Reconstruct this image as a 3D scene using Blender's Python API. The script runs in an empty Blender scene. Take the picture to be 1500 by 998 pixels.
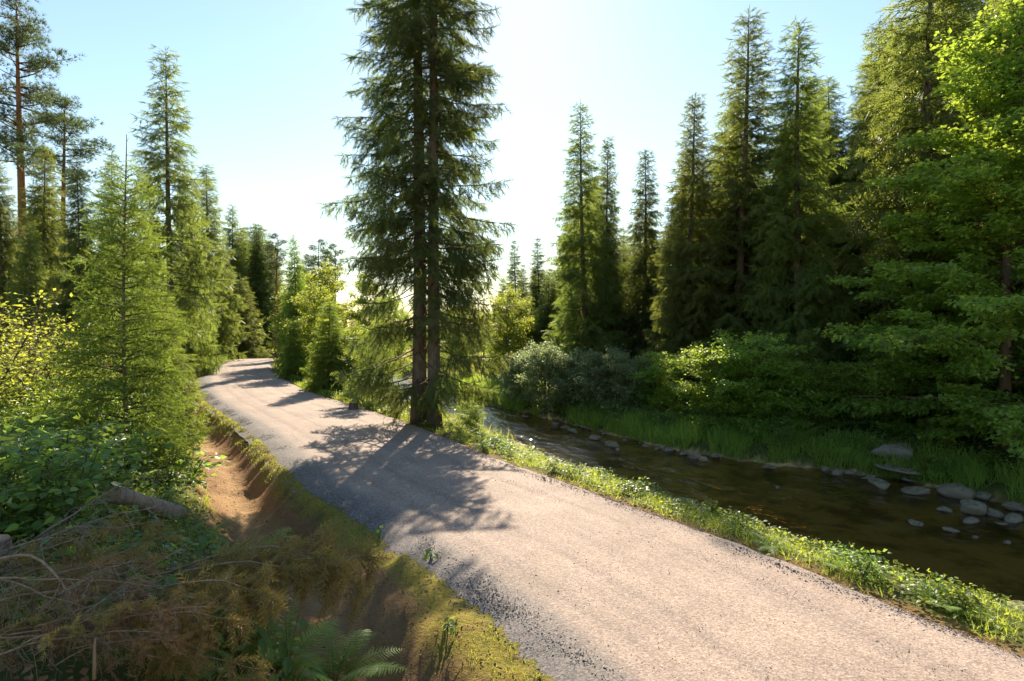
import bpy, math, random
import numpy as np

# ------------------------------------------------------------------ camera, sky, sun, exposure
F = 850.0                      # focal length in photograph pixels (1500 wide)
HOR = 485.0
CAMZ = 3.0
scene = bpy.context.scene
COL = scene.collection
cam = bpy.data.cameras.new("camera")
cam.sensor_width = 36.0
cam.lens = F / 1500.0 * 36.0
cam.clip_start = 0.05
cam.clip_end = 3000
camo = bpy.data.objects.new("camera", cam)
COL.objects.link(camo)
camo.location = (0, 0, CAMZ)
camo.rotation_euler = (math.radians(90) - math.atan(14.0 / F), 0, 0)
scene.camera = camo

SUN_EL = math.radians(33.5)
SUN_AZ = math.radians(0.6)     # to the right of straight ahead
world = bpy.data.worlds.new("World")
scene.world = world
world.use_nodes = True
wn = world.node_tree.nodes
wl = world.node_tree.links
wn.clear()
w_out = wn.new("ShaderNodeOutputWorld")
w_bg = wn.new("ShaderNodeBackground")
w_bg.inputs[1].default_value = 0.052
sky = wn.new("ShaderNodeTexSky")
sky.sky_type = 'NISHITA'
sky.sun_disc = False
sky.sun_elevation = SUN_EL
sky.sun_rotation = SUN_AZ
sky.air_density = 1.5
sky.dust_density = 0.14
sky.ozone_density = 2.2
# one small fair-weather cloud and a faint wisp, given by direction in the sky
w_tc = wn.new("ShaderNodeTexCoord")


def cloud_mask(cx, cy, rx, ry, scale, lo, hi):
    d = np.array([(cx - 750) / F, 1.0, (HOR - cy) / F])
    d /= np.linalg.norm(d)
    m = wn.new("ShaderNodeMapping")
    m.vector_type = 'TEXTURE'
    m.inputs[1].default_value = tuple(d)
    m.inputs[3].default_value = (rx, 0.6, ry)
    wl.new(w_tc.outputs['Generated'], m.inputs[0])
    ln = wn.new("ShaderNodeVectorMath")
    ln.operation = 'LENGTH'
    wl.new(m.outputs[0], ln.inputs[0])
    nz = wn.new("ShaderNodeTexNoise")
    nz.inputs['Scale'].default_value = scale
    nz.inputs['Detail'].default_value = 6
    nz.inputs['Roughness'].default_value = 0.6
    wl.new(w_tc.outputs['Generated'], nz.inputs['Vector'])
    a = wn.new("ShaderNodeMath")
    a.operation = 'MULTIPLY_ADD'
    wl.new(nz.outputs[0], a.inputs[0])
    a.inputs[1].default_value = 1.7
    wl.new(ln.outputs['Value'], a.inputs[2])
    r = wn.new("ShaderNodeMapRange")
    r.interpolation_type = 'SMOOTHSTEP'
    wl.new(a.outputs[0], r.inputs[0])
    r.inputs[1].default_value = lo
    r.inputs[2].default_value = hi
    r.inputs[3].default_value = 1.0
    r.inputs[4].default_value = 0.0
    return r.outputs[0]


c1 = cloud_mask(430, 316, 0.045, 0.022, 22.0, 1.15, 1.75)
w_mix = wn.new("ShaderNodeMix")
w_mix.data_type = 'RGBA'
w_f = wn.new("ShaderNodeMath")
w_f.operation = 'MULTIPLY'
wl.new(c1, w_f.inputs[0])
w_f.inputs[1].default_value = 0.75
wl.new(w_f.outputs[0], w_mix.inputs[0])
wl.new(sky.outputs[0], w_mix.inputs[6])
w_mix.inputs[7].default_value = (9.0, 9.0, 8.9, 1)
wl.new(w_mix.outputs[2], w_bg.inputs[0])
wl.new(w_bg.outputs[0], w_out.inputs[0])

sun = bpy.data.lights.new("sun", 'SUN')
sun.energy = 3.5
sun.angle = math.radians(0.55)
sun.color = (1.0, 0.88, 0.69)
suno = bpy.data.objects.new("sun", sun)
COL.objects.link(suno)
suno.rotation_euler = (-(math.pi / 2 - SUN_EL), 0, -SUN_AZ)
suno.location = (0, 60, 60)

scene.view_settings.view_transform = 'Standard'
scene.view_settings.look = 'None'
scene.view_settings.gamma = 1.0
scene.view_settings.use_curve_mapping = False
scene.view_settings.exposure = 1.88
cy = scene.cycles
cy.use_denoising = True
cy.denoising_prefilter = 'ACCURATE'
cy.max_bounces = 8
cy.diffuse_bounces = 6
cy.glossy_bounces = 3
cy.transmission_bounces = 4
cy.transparent_max_bounces = 8
cy.sample_clamp_indirect = 6.0
cy.caustics_reflective = False
cy.caustics_refractive = False

# ------------------------------------------------------------------ numeric helpers
rng = np.random.default_rng(7)


def catmull(P, step=0.6):
    P = np.asarray(P, float)
    out = []
    n = len(P)
    for i in range(n - 1):
        p0 = P[max(i - 1, 0)]
        p1, p2 = P[i], P[i + 1]
        p3 = P[min(i + 2, n - 1)]
        k = max(2, int(np.linalg.norm((p2 - p1)[:2]) / step))
        t = np.linspace(0, 1, k, endpoint=False)[:, None]
        out.append(0.5 * ((2 * p1) + (-p0 + p2) * t + (2 * p0 - 5 * p1 + 4 * p2 - p3) * t ** 2
                          + (-p0 + 3 * p1 - 3 * p2 + p3) * t ** 3))
    out.append(P[-1:])
    return np.vstack(out)


def poly_dist(x, y, C):
    """signed distance (right of the line positive), arc position and index of the nearest point"""
    x = np.asarray(x, float).ravel()
    y = np.asarray(y, float).ravel()
    A = C[:-1, :2]
    B = C[1:, :2]
    AB = B - A
    L = np.linalg.norm(AB, axis=1)
    cum = np.concatenate([[0], np.cumsum(L)])
    D = np.empty(len(x))
    S = np.empty(len(x))
    for i0 in range(0, len(x), 4000):
        sl = slice(i0, i0 + 4000)
        px = x[sl, None] - A[None, :, 0]
        py = y[sl, None] - A[None, :, 1]
        t = np.clip((px * AB[:, 0] + py * AB[:, 1]) / (L ** 2), 0, 1)
        qx = px - t * AB[:, 0]
        qy = py - t * AB[:, 1]
        d2 = qx * qx + qy * qy
        k = np.argmin(d2, axis=1)
        r = np.arange(len(k))
        cr = AB[k, 1] * px[r, k] - AB[k, 0] * py[r, k]
        D[sl] = np.sqrt(d2[r, k]) * np.where(cr >= 0, 1, -1)
        S[sl] = cum[k] + t[r, k] * L[k]
    return D, S, cum


def vnoise(x, y, seed=0):
    """smooth value noise in 2-D, range about -1..1"""
    x = np.asarray(x, float)
    y = np.asarray(y, float)
    xi = np.floor(x).astype(np.int64)
    yi = np.floor(y).astype(np.int64)
    fx = x - xi
    fy = y - yi
    fx = fx * fx * (3 - 2 * fx)
    fy = fy * fy * (3 - 2 * fy)

    def h(a, b):
        v = np.sin(a * 127.1 + b * 311.7 + seed * 74.7) * 43758.5453
        return (v - np.floor(v)) * 2 - 1
    return ((h(xi, yi) * (1 - fx) + h(xi + 1, yi) * fx) * (1 - fy)
            + (h(xi, yi + 1) * (1 - fx) + h(xi + 1, yi + 1) * fx) * fy)


def fbm(x, y, seed=0, oct=4):
    s = 0
    a = 1.0
    for o in range(oct):
        s = s + a * vnoise(x * 2 ** o, y * 2 ** o, seed + o * 13)
        a *= 0.5
    return s


# road centre line: x, y, half width, height
ROAD = catmull([(14.0, -14.5, 1.84, 0), (6.6, -1.6, 1.84, 0), (3.08, 4.31, 1.84, 0), (1.45, 7.3, 1.84, 0),
                (-0.84, 10.7, 1.9, 0), (-2.05, 12.35, 2.0, 0), (-5.7, 18.4, 2.1, 0), (-11.2, 26.35, 2.14, 0),
                (-14.6, 32.1, 2.14, 0), (-19.2, 40.9, 2.1, 0), (-24.0, 52.0, 2.05, 0.0), (-27.1, 62.3, 2.0, 0.0),
                (-28.0, 78, 2.0, -0.9), (-23, 95, 2.0, -1.6), (-12, 110, 2, -1.8), (8, 122, 2, -2)])
NEAR = catmull([(20, -14, 0), (9.4, 4.0, 0), (6.8, 7.9, 0), (5.3, 10.2, 0), (2.75, 14.6, 0), (-0.1, 20.6, 0), (-4, 28.5, 0),
                (-9, 37, 0), (-15, 50, 0), (-20, 64, 0), (-22, 84, 0)])
FAR = catmull([(30, -12, 0), (15, 7.0, 0), (11.6, 12.0, 0), (10.1, 15.3, 0), (6.5, 17.8, 0), (4.9, 19.6, 0), (2.4, 24.5, 0),
               (-0.6, 29.5, 0), (-4.8, 38, 0), (-10, 51, 0), (-15, 65, 0), (-16, 84, 0)])
WATER_Z = -0.9


def field(x, y):
    shp = np.shape(x)
    d, s, cum = poly_dist(x, y, ROAD)
    w = np.interp(s, cum, ROAD[:, 2])
    hz = np.interp(s, cum, ROAD[:, 3])
    dn, _, _ = poly_dist(x, y, NEAR)
    df, _, _ = poly_dist(x, y, FAR)
    xx = np.asarray(x, float).ravel()
    yy = np.asarray(y, float).ravel()
    dl = -d - w
    dr = d - w
    wob = 0.10 * vnoise(s * 1.1, s * 0, 5) + 0.05 * vnoise(s * 3.1, s * 0, 9)
    dlw = dl + np.where(dl > 0.25, wob, 0)
    near = np.interp(yy, [0, 8, 12], [1, 1, 0])
    dlw = dlw - 0.32 * near * np.clip((dl - 0.33) / 0.5, 0, 1) * (1 - np.clip((dl - 1.15) / 0.8, 0, 1))
    ditch = np.interp(yy, [0, 40, 60], [1, 0.9, 0.4])
    zl = np.interp(dlw, [0, 0.15, 0.33, 0.48, 0.92, 1.2, 1.7, 2.3, 2.9, 3.7, 6, 12, 20, 40, 120],
                   [-0.05, -0.10, -0.06, -0.13, -0.64, -0.68, -0.45, 0.05, 0.55, 0.95, 1.3, 1.65, 2.1, 2.7, 3.5])
    zl = np.where(dlw < 1.6, zl * ditch, zl)
    # right: verge, bank down to the river, bed, far bank
    rn = -dn            # outside the river on the near side
    t = np.clip(dr, 0, None) / (np.clip(dr, 0, None) + np.clip(rn, 0, None) + 1e-4)
    znear = -0.05 - 0.85 * np.clip((t - 0.18) / 0.82, 0, 1) ** 1.15
    inside = np.minimum(dn, -df)
    zbed = WATER_Z - np.interp(inside, [0, 0.3, 1.2, 3], [0.0, 0.12, 0.3, 0.42]) + 0.05 * fbm(xx * 1.3, yy * 1.3, 3, 3)
    zfar = np.interp(df, [0, 0.25, 0.8, 2.5, 8, 20, 60, 200], [-0.9, -0.68, -0.5, -0.15, 0.25, 0.9, 2.5, 5])
    zr = np.where(dn < 0, znear, np.where(df > 0, zfar, zbed))
    z = np.where(dl > 0, zl, np.where(dr > 0, zr, -0.06))
    rough = np.clip(np.maximum(dl, dr) - 0.2, 0, 1)
    rough = np.where((dn > 0) & (df < 0), 0.15, rough)
    z = z + hz + rough * (0.07 * fbm(xx * 0.7, yy * 0.7, 1) + 0.03 * fbm(xx * 3.1, yy * 3.1, 2, 3))
    slope = np.clip((dl - 0.5) / 0.3, 0, 1) * np.clip((1.9 - dl) / 0.5, 0, 1)
    z = z + np.clip((dl - 0.15) / 0.2, 0, 1) * np.clip((1.0 - dl) / 0.4, 0, 1) * 0.045 * fbm(xx * 2.4, yy * 2.4, 27, 3)
    z = z + slope * (0.05 * vnoise(s * 4.0, dl * 1.2, 21) + 0.03 * vnoise(s * 9.0, dl * 3.0, 22))
    z = z + 0.45 * np.clip((dl - 2.3) / 0.9, 0, 1) * np.exp(-(((xx + 2.2) / 2.2) ** 2 + ((yy - 1.5) / 2.6) ** 2))
    out = dict(d=d, s=s, w=w, dl=dl, dr=dr, dn=dn, df=df, z=z, hz=hz)
    return {k: v.reshape(shp) for k, v in out.items()}


def gz(x, y):
    return float(field(np.array([x]), np.array([y]))['z'][0])


def at(px, depth):
    x = (px - 750.0) / F * depth
    return x, depth, gz(x, depth)


def on_ground(px, py, tries=14):
    """point of the terrain seen at a photograph pixel"""
    lo = None
    ds = np.geomspace(2.0, 120, 500)
    xs = (px - 750.0) / F * ds
    zs = CAMZ - (py - HOR) / F * ds
    g = field(xs, ds)['z']
    k = np.argmax(zs <= g)
    return xs[k], ds[k], g[k]


# ------------------------------------------------------------------ mesh helpers
def make_mesh(name, V, Fc, var=None, smooth=False, attrs=None):
    me = bpy.data.meshes.new(name)
    V = np.ascontiguousarray(V, np.float32)
    Fc = np.ascontiguousarray(Fc, np.int32)
    k = Fc.shape[1]
    me.vertices.add(len(V))
    me.vertices.foreach_set("co", V.ravel())
    me.loops.add(Fc.size)
    me.loops.foreach_set("vertex_index", Fc.ravel())
    me.polygons.add(len(Fc))
    me.polygons.foreach_set("loop_start", np.arange(0, Fc.size, k, dtype=np.int32))
    me.polygons.foreach_set("use_smooth", np.full(len(Fc), smooth, dtype=bool))
    if var is not None:
        a = me.attributes.new("var", 'FLOAT', 'POINT')
        a.data.foreach_set("value", np.ascontiguousarray(var, np.float32))
    for nme, arr in (attrs or {}).items():
        a = me.attributes.new(nme, 'FLOAT', 'POINT')
        a.data.foreach_set("value", np.ascontiguousarray(arr, np.float32))
    me.update()
    return me


class Geo:
    def __init__(self):
        self.V, self.F, self.A, self.n = [], [], [], 0

    def add(self, V, Fc, var=None):
        V = np.asarray(V, float)
        self.V.append(V)
        self.F.append(np.asarray(Fc, int) + self.n)
        self.A.append(np.zeros(len(V)) if var is None else np.broadcast_to(var, (len(V),)))
        self.n += len(V)

    def mesh(self, name, mat, smooth=False):
        me = make_mesh(name, np.vstack(self.V), np.vstack(self.F), np.concatenate(self.A), smooth)
        me.materials.append(mat)
        return me


def norm(v):
    return v / np.maximum(np.linalg.norm(v, axis=-1, keepdims=True), 1e-9)


def frames(D, roll=None):
    D = norm(np.asarray(D, float))
    up = np.tile([0., 0., 1.], (len(D), 1))
    up[np.abs(D[:, 2]) > 0.98] = [1., 0., 0.]
    Y = norm(np.cross(up, D))
    Z = np.cross(D, Y)
    if roll is not None:
        c, s = np.cos(roll)[:, None], np.sin(roll)[:, None]
        Y, Z = c * Y + s * Z, -s * Y + c * Z
    return np.stack([D, Y, Z], axis=1)      # rows are the axes


def scatter(T, org, D, scale, roll=None):
    tv, tf = T
    M = frames(D, roll)
    scale = np.asarray(scale, float)
    if scale.ndim == 1:
        scale = np.repeat(scale[:, None], 3, 1)
    L = tv[None] * scale[:, None, :]
    V = np.einsum('nkj,njc->nkc', L, M) + np.asarray(org)[:, None, :]
    n, k = len(org), len(tv)
    Fc = (tf[None] + (np.arange(n) * k)[:, None, None]).reshape(-1, 3)
    return V.reshape(-1, 3), Fc


def tube(P, R, sides=5):
    P = np.asarray(P, float)
    R = np.asarray(R, float)
    T = np.gradient(P, axis=0)
    M = frames(T)
    a = np.arange(sides) / sides * 2 * np.pi
    ring = np.cos(a)[None, :, None] * M[:, 1][:, None, :] + np.sin(a)[None, :, None] * M[:, 2][:, None, :]
    V = (P[:, None, :] + ring * R[:, None, None]).reshape(-1, 3)
    fs = []
    for i in range(len(P) - 1):
        for j in range(sides):
            a0 = i * sides + j
            a1 = i * sides + (j + 1) % sides
            fs += [(a0, a1, a1 + sides), (a0, a1 + sides, a0 + sides)]
    for j in range(1, sides - 1):
        fs.append((0, j + 1, j))
        e = (len(P) - 1) * sides
        fs.append((e, e + j, e + j + 1))
    return V, np.array(fs)


def needle_twig(n, out=0.17, width=0.045, core=0.03, fwd=0.13):
    v, f = [], []
    for pl in (1, 2):
        b = len(v)
        for x, hw in ((0, core), (1, 0.004)):
            for sgn in (-1, 1):
                p = [x, 0, 0]
                p[pl] = sgn * hw
                v.append(p)
        f += [(b, b + 1, b + 3), (b, b + 3, b + 2)]
    for i in range(n):
        x = 0.02 + 0.9 * i / n
        ph = i * 2.4
        b = len(v)
        o = out * (1 - 0.35 * x)
        v += [[x, 0, 0], [x + width, 0, 0], [x + fwd, o * math.cos(ph), o * math.sin(ph)]]
        f.append((b, b + 1, b + 2))
    return np.array(v, float), np.array(f, int)


def spray(n, width, core, side, seed, drop=0.12):
    """flat spray of spruce twigs along +x: a core and tapering side twigs"""
    r = np.random.default_rng(seed)
    v, f = [], []
    for pl in (1, 2):
        k = len(v)
        p, q = [0, 0, 0], [0.1, 0, 0]
        p[pl] -= core
        q[pl] += core
        v += [p, q, [1, 0, 0]]
        f.append((k, k + 1, k + 2))
    for i in range(n):
        x = 0.04 + 0.78 * i / n + r.uniform(0, 0.06)
        sg = 1 if i % 2 else -1
        l = side * (1 - 0.6 * x) * r.uniform(0.75, 1.2)
        a = r.uniform(0.6, 1.0)
        k = len(v)
        v += [[x - width * 0.5, 0, 0], [x + width * 0.5, 0, 0.01], [x + l * math.cos(a), sg * l * math.sin(a), r.normal(-drop, 0.10) * l]]
        f.append((k, k + 1, k + 2))
    return np.array(v, float), np.array(f, int)


TW_FINE = needle_twig(20, 0.12, 0.03, 0.018, 0.10)
TW_Y = needle_twig(10, 0.14, 0.07, 0.032, 0.12)
TW_MID = spray(11, 0.075, 0.035, 0.42, 2)
TW_LOW = spray(8, 0.10, 0.042, 0.45, 3)
TUFT = (lambda: (lambda v, f: (np.array(v, float), np.array(f, int)))(
    *(lambda v, f: ([q for i in range(14) for q in (
        [0, 0, 0], [0.06 * math.cos(i * 2.4 + 1.57), 0.06 * math.sin(i * 2.4 + 1.57), 0.0][::-1],
        [0.55 + 0.45 * ((i * 7) % 5) / 5, 0.75 * math.cos(i * 2.4) * (0.35 + (i % 4) / 5), 0.75 * math.sin(i * 2.4) * (0.35 + (i % 4) / 5)])],
        [(3 * i, 3 * i + 1, 3 * i + 2) for i in range(14)]))([], [])))()
LEAF = (np.array([[0, 0, 0], [0.42, 0.33, 0.05], [1, 0, -0.10], [0.42, -0.33, 0.05], [0.5, 0, -0.02]], float),
        np.array([[0, 4, 1], [1, 4, 2], [0, 3, 4], [3, 2, 4]]))
LEAF2 = (np.array([[0, 0, 0], [0.45, 0.34, 0.07], [1, 0, -0.08], [0.45, -0.34, 0.07]], float),
         np.array([[0, 2, 1], [0, 3, 2]]))
# bigger lobed leaf (raspberry, nettle): toothed outline
_lob = [(0, 0, 0), (0.12, 0.26, 0.03), (0.32, 0.36, 0.05), (0.42, 0.27, 0.03), (0.66, 0.26, 0.0), (0.78, 0.13, -0.04), (1.0, 0, -0.12),
        (0.78, -0.13, -0.04), (0.66, -0.26, 0.0), (0.42, -0.27, 0.03), (0.32, -0.36, 0.05), (0.12, -0.26, 0.03), (0.45, 0, -0.03)]
LEAF_LOBE = (np.array(_lob, float), np.array([[12, (i + 1) % 12, i] for i in range(12)]))
BLADE = (np.array([[0, -0.5, 0], [0, 0.5, 0], [0.5, 0.38, 0.06], [0.5, -0.38, 0.06], [1, 0, 0.30]], float),
         np.array([[0, 1, 2], [0, 2, 3], [3, 2, 4]]))
STONE = (np.array([[1, 0.1, 0], [-0.9, 0, 0.1], [0.1, 0.85, 0], [0, -0.95, 0.05], [0.1, 0.1, 0.6], [0, 0, -0.5]], float),
         np.array([[0, 2, 4], [2, 1, 4], [1, 3, 4], [3, 0, 4], [2, 0, 5], [1, 2, 5], [3, 1, 5], [0, 3, 5]]))

# ------------------------------------------------------------------ materials


def new_mat(name):
    m = bpy.data.materials.new(name)
    m.use_nodes = True
    m.node_tree.nodes.clear()
    return m, m.node_tree.nodes, m.node_tree.links


def nd(N, L, t, ins=None, **props):
    n = N.new(t)
    for k, v in props.items():
        setattr(n, k, v)
    for k, v in (ins or {}).items():
        if hasattr(v, 'links') or isinstance(v, bpy.types.NodeSocket):
            L.new(v, n.inputs[k])
        else:
            n.inputs[k].default_value = v
    return n


def rgba(c):
    return (c[0], c[1], c[2], 1)


def mixc(N, L, fac, a, b, mode='MIX'):
    n = N.new("ShaderNodeMix")
    n.data_type = 'RGBA'
    n.blend_type = mode
    for i, v in ((0, fac), (6, a), (7, b)):
        if isinstance(v, bpy.types.NodeSocket):
            L.new(v, n.inputs[i])
        else:
            n.inputs[i].default_value = v if i == 0 else rgba(v)
    return n.outputs[2]


def mathn(N, L, op, a, b=0.0, c=0.0, clamp=False):
    n = N.new("ShaderNodeMath")
    n.operation = op
    n.use_clamp = clamp
    for i, v in enumerate((a, b, c)):
        if isinstance(v, bpy.types.NodeSocket):
            L.new(v, n.inputs[i])
        else:
            n.inputs[i].default_value = v
    return n.outputs[0]


def noise(N, L, scale, detail=4, rough=0.6, vec=None):
    n = N.new("ShaderNodeTexNoise")
    n.inputs['Scale'].default_value = scale
    n.inputs['Detail'].default_value = detail
    n.inputs['Roughness'].default_value = rough
    if vec is not None:
        L.new(vec, n.inputs['Vector'])
    return n.outputs[0]


def attr(N, name):
    n = N.new("ShaderNodeAttribute")
    n.attribute_name = name
    return n.outputs['Fac']


def leaf_mat(name, ca, cb, tc, trans=0.45, rough=0.5, spec=0.35):
    m, N, L = new_mat(name)
    o = N.new("ShaderNodeOutputMaterial")
    v = attr(N, "var")
    oi = N.new("ShaderNodeObjectInfo")
    ca, cb, tc = [tuple(min(0.9, 1.18 * q) for q in c) for c in (ca, cb, tc)]
    col = mixc(N, L, v, ca, cb)
    tcol = mixc(N, L, v, tc, tuple(0.75 * t + 0.25 * b for t, b in zip(tc, cb)))
    val = mathn(N, L, 'MULTIPLY_ADD', oi.outputs['Random'], 0.35, 0.83)
    hue = mathn(N, L, 'MULTIPLY_ADD', oi.outputs['Random'], 0.025, 0.4875)
    h1 = nd(N, L, "ShaderNodeHueSaturation", {'Color': col, 'Value': val, 'Hue': hue})
    h2 = nd(N, L, "ShaderNodeHueSaturation", {'Color': tcol, 'Value': val, 'Hue': hue})
    p = nd(N, L, "ShaderNodeBsdfPrincipled", {'Base Color': h1.outputs[0], 'Roughness': rough, 'Specular IOR Level': spec})
    t = nd(N, L, "ShaderNodeBsdfTranslucent", {'Color': h2.outputs[0]})
    mx = nd(N, L, "ShaderNodeMixShader", {0: trans, 1: p.outputs[0], 2: t.outputs[0]})
    L.new(mx.outputs[0], o.inputs[0])
    return m


def bark_mat(name, ca, cb, zs=4.0, cup=None, zup=(0.4, 0.7), lichen=None):
    m, N, L = new_mat(name)
    o = N.new("ShaderNodeOutputMaterial")
    tc = N.new("ShaderNodeTexCoord")
    mp = nd(N, L, "ShaderNodeMapping", {0: tc.outputs['Object'], 3: (18, 18, zs)})
    n1 = noise(N, L, 1.0, 6, 0.65, mp.outputs[0])
    r = nd(N, L, "ShaderNodeMapRange", {0: n1, 1: 0.35, 2: 0.68})
    col = mixc(N, L, r.outputs[0], ca, cb)
    if cup:
        sx = nd(N, L, "ShaderNodeSeparateXYZ", {0: tc.outputs['Object']})
        r2 = nd(N, L, "ShaderNodeMapRange", {0: sx.outputs[2], 1: zup[0], 2: zup[1]})
        col = mixc(N, L, r2.outputs[0], col, mixc(N, L, r.outputs[0], cup, tuple(c * 0.6 for c in cup)))
    if lichen:
        n2 = noise(N, L, 3.0, 4, 0.6, tc.outputs['Object'])
        r3 = nd(N, L, "ShaderNodeMapRange", {0: n2, 1: 0.55, 2: 0.7})
        col = mixc(N, L, r3.outputs[0], col, lichen)
    b = nd(N, L, "ShaderNodeBump", {'Strength': 0.8, 'Distance': 0.03, 'Height': n1})
    p = nd(N, L, "ShaderNodeBsdfPrincipled", {'Base Color': col, 'Roughness': 0.9, 'Specular IOR Level': 0.15, 'Normal': b.outputs[0]})
    L.new(p.outputs[0], o.inputs[0])
    return m


M = {}
M['needle'] = leaf_mat("spruce_needles", (0.056, 0.080, 0.022), (0.105, 0.125, 0.034), (0.30, 0.36, 0.06), 0.50)
M['needle_cool'] = leaf_mat("cool_spruce_needles", (0.044, 0.066, 0.022), (0.085, 0.104, 0.034), (0.24, 0.29, 0.055), 0.44)
M['needle_blue'] = leaf_mat("blue_spruce_needles", (0.048, 0.074, 0.024), (0.090, 0.115, 0.036), (0.24, 0.30, 0.06), 0.47)
M['needle_olive'] = leaf_mat("olive_spruce_needles", (0.074, 0.100, 0.026), (0.122, 0.140, 0.038), (0.33, 0.39, 0.065), 0.50)
M['needle_bright'] = leaf_mat("young_spruce_needles", (0.066, 0.108, 0.022), (0.122, 0.160, 0.034), (0.34, 0.43, 0.055), 0.48)
M['needle_brown'] = leaf_mat("dying_needles", (0.165, 0.130, 0.036), (0.27, 0.21, 0.060), (0.40, 0.30, 0.075), 0.42)
M['needle_rust'] = leaf_mat("dead_needles", (0.19, 0.10, 0.040), (0.30, 0.17, 0.07), (0.28, 0.15, 0.05), 0.3)
M['needle_pine'] = leaf_mat("pine_needles", (0.040, 0.068, 0.030), (0.075, 0.105, 0.040), (0.14, 0.19, 0.05), 0.40)
M['leaf'] = leaf_mat("alder_leaf", (0.078, 0.145, 0.030), (0.13, 0.20, 0.045), (0.46, 0.56, 0.05), 0.5, 0.42, 0.4)
M['leaf_birch'] = leaf_mat("birch_leaf", (0.080, 0.135, 0.022), (0.14, 0.19, 0.034), (0.46, 0.52, 0.05), 0.52)
M['leaf_willow'] = leaf_mat("willow_leaf", (0.12, 0.16, 0.080), (0.20, 0.24, 0.13), (0.34, 0.42, 0.14), 0.45, 0.5, 0.4)
M['leaf_shrub'] = leaf_mat("shrub_leaf", (0.065, 0.135, 0.035), (0.12, 0.20, 0.055), (0.34, 0.46, 0.05), 0.48, 0.42, 0.45)
M['leaf_backlit'] = leaf_mat("backlit_yellow_leaf", (0.10, 0.145, 0.022), (0.19, 0.20, 0.030), (0.50, 0.50, 0.05), 0.5)  # the yellow of light coming from behind is put into the leaf colour
M['fern'] = leaf_mat("fern_frond", (0.12, 0.21, 0.040), (0.19, 0.28, 0.06), (0.46, 0.58, 0.07), 0.5, 0.5, 0.3)
M['grass'] = leaf_mat("grass_blade", (0.11, 0.16, 0.026), (0.22, 0.24, 0.050), (0.48, 0.52, 0.06), 0.5, 0.5, 0.3)
M['grass_dark'] = leaf_mat("bank_grass_blade", (0.10, 0.165, 0.034), (0.20, 0.25, 0.06), (0.44, 0.52, 0.07), 0.5, 0.5, 0.3)
M['bark'] = bark_mat("spruce_bark", (0.095, 0.066, 0.048), (0.21, 0.155, 0.115), 4, lichen=(0.17, 0.17, 0.13))
M['bark_pine'] = bark_mat("pine_bark", (0.09, 0.06, 0.045), (0.20, 0.14, 0.10), 4, cup=(0.34, 0.15, 0.065), zup=(3, 7))
M['bark_alder'] = bark_mat("alder_bark", (0.09, 0.06, 0.04), (0.19, 0.13, 0.09), 3)
M['wood'] = bark_mat("twig_wood", (0.09, 0.06, 0.04), (0.18, 0.125, 0.085), 6)
M['wood_grey'] = bark_mat("grey_dead_wood", (0.17, 0.13, 0.10), (0.36, 0.29, 0.23), 5)
M['wood_tan'] = bark_mat("tan_dead_twig", (0.22, 0.14, 0.085), (0.40, 0.28, 0.18), 5)
M['stem'] = bark_mat("green_stem", (0.07, 0.10, 0.03), (0.12, 0.14, 0.05), 5)


def ground_mat():
    m, N, L = new_mat("forest_ground")
    o = N.new("ShaderNodeOutputMaterial")
    tc = N.new("ShaderNodeTexCoord")
    co = tc.outputs['Object']
    n1 = noise(N, L, 1.2, 6, 0.65, co)
    n2 = noise(N, L, 9.0, 6, 0.7, co)
    n3 = noise(N, L, 45.0, 4, 0.7, co)
    base = mixc(N, L, n2, (0.050, 0.042, 0.020), (0.10, 0.105, 0.030))
    base = mixc(N, L, nd(N, L, "ShaderNodeMapRange", {0: n1, 1: 0.42, 2: 0.62}).outputs[0], base, (0.085, 0.12, 0.025))
    # soil of the ditch cutting
    soil = mixc(N, L, n2, (0.15, 0.080, 0.036), (0.30, 0.170, 0.080))
    soil = mixc(N, L, nd(N, L, "ShaderNodeMapRange", {0: n3, 1: 0.5, 2: 0.7}).outputs[0], soil, (0.33, 0.21, 0.12))
    sand = mixc(N, L, n2, (0.26, 0.15, 0.070), (0.40, 0.255, 0.13))
    moss = mixc(N, L, n3, (0.19, 0.155, 0.028), (0.32, 0.26, 0.05))
    moss = mixc(N, L, nd(N, L, "ShaderNodeMapRange", {0: n2, 1: 0.5, 2: 0.66}).outputs[0], moss, (0.24, 0.15, 0.055))
    bed = mixc(N, L, n2, (0.34, 0.24, 0.105), (0.55, 0.40, 0.19))
    bed = mixc(N, L, nd(N, L, "ShaderNodeMapRange", {0: n1, 1: 0.45, 2: 0.6}).outputs[0], bed, (0.17, 0.115, 0.055))
    col = mixc(N, L, attr(N, "soil"), base, soil)
    col = mixc(N, L, attr(N, "sand"), col, sand)
    ms = mathn(N, L, 'MULTIPLY', attr(N, "moss"), nd(N, L, "ShaderNodeMapRange", {0: n2, 1: 0.30, 2: 0.48}).outputs[0])
    col = mixc(N, L, ms, col, moss)
    col = mixc(N, L, attr(N, "bed"), col, bed)
    h = mathn(N, L, 'MULTIPLY_ADD', n3, 0.35, n2)
    b = nd(N, L, "ShaderNodeBump", {'Strength': 0.9, 'Distance': 0.06, 'Height': h})
    p = nd(N, L, "ShaderNodeBsdfPrincipled", {'Base Color': col, 'Roughness': 0.95, 'Specular IOR Level': 0.1, 'Normal': b.outputs[0]})
    L.new(p.outputs[0], o.inputs[0])
    return m


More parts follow.
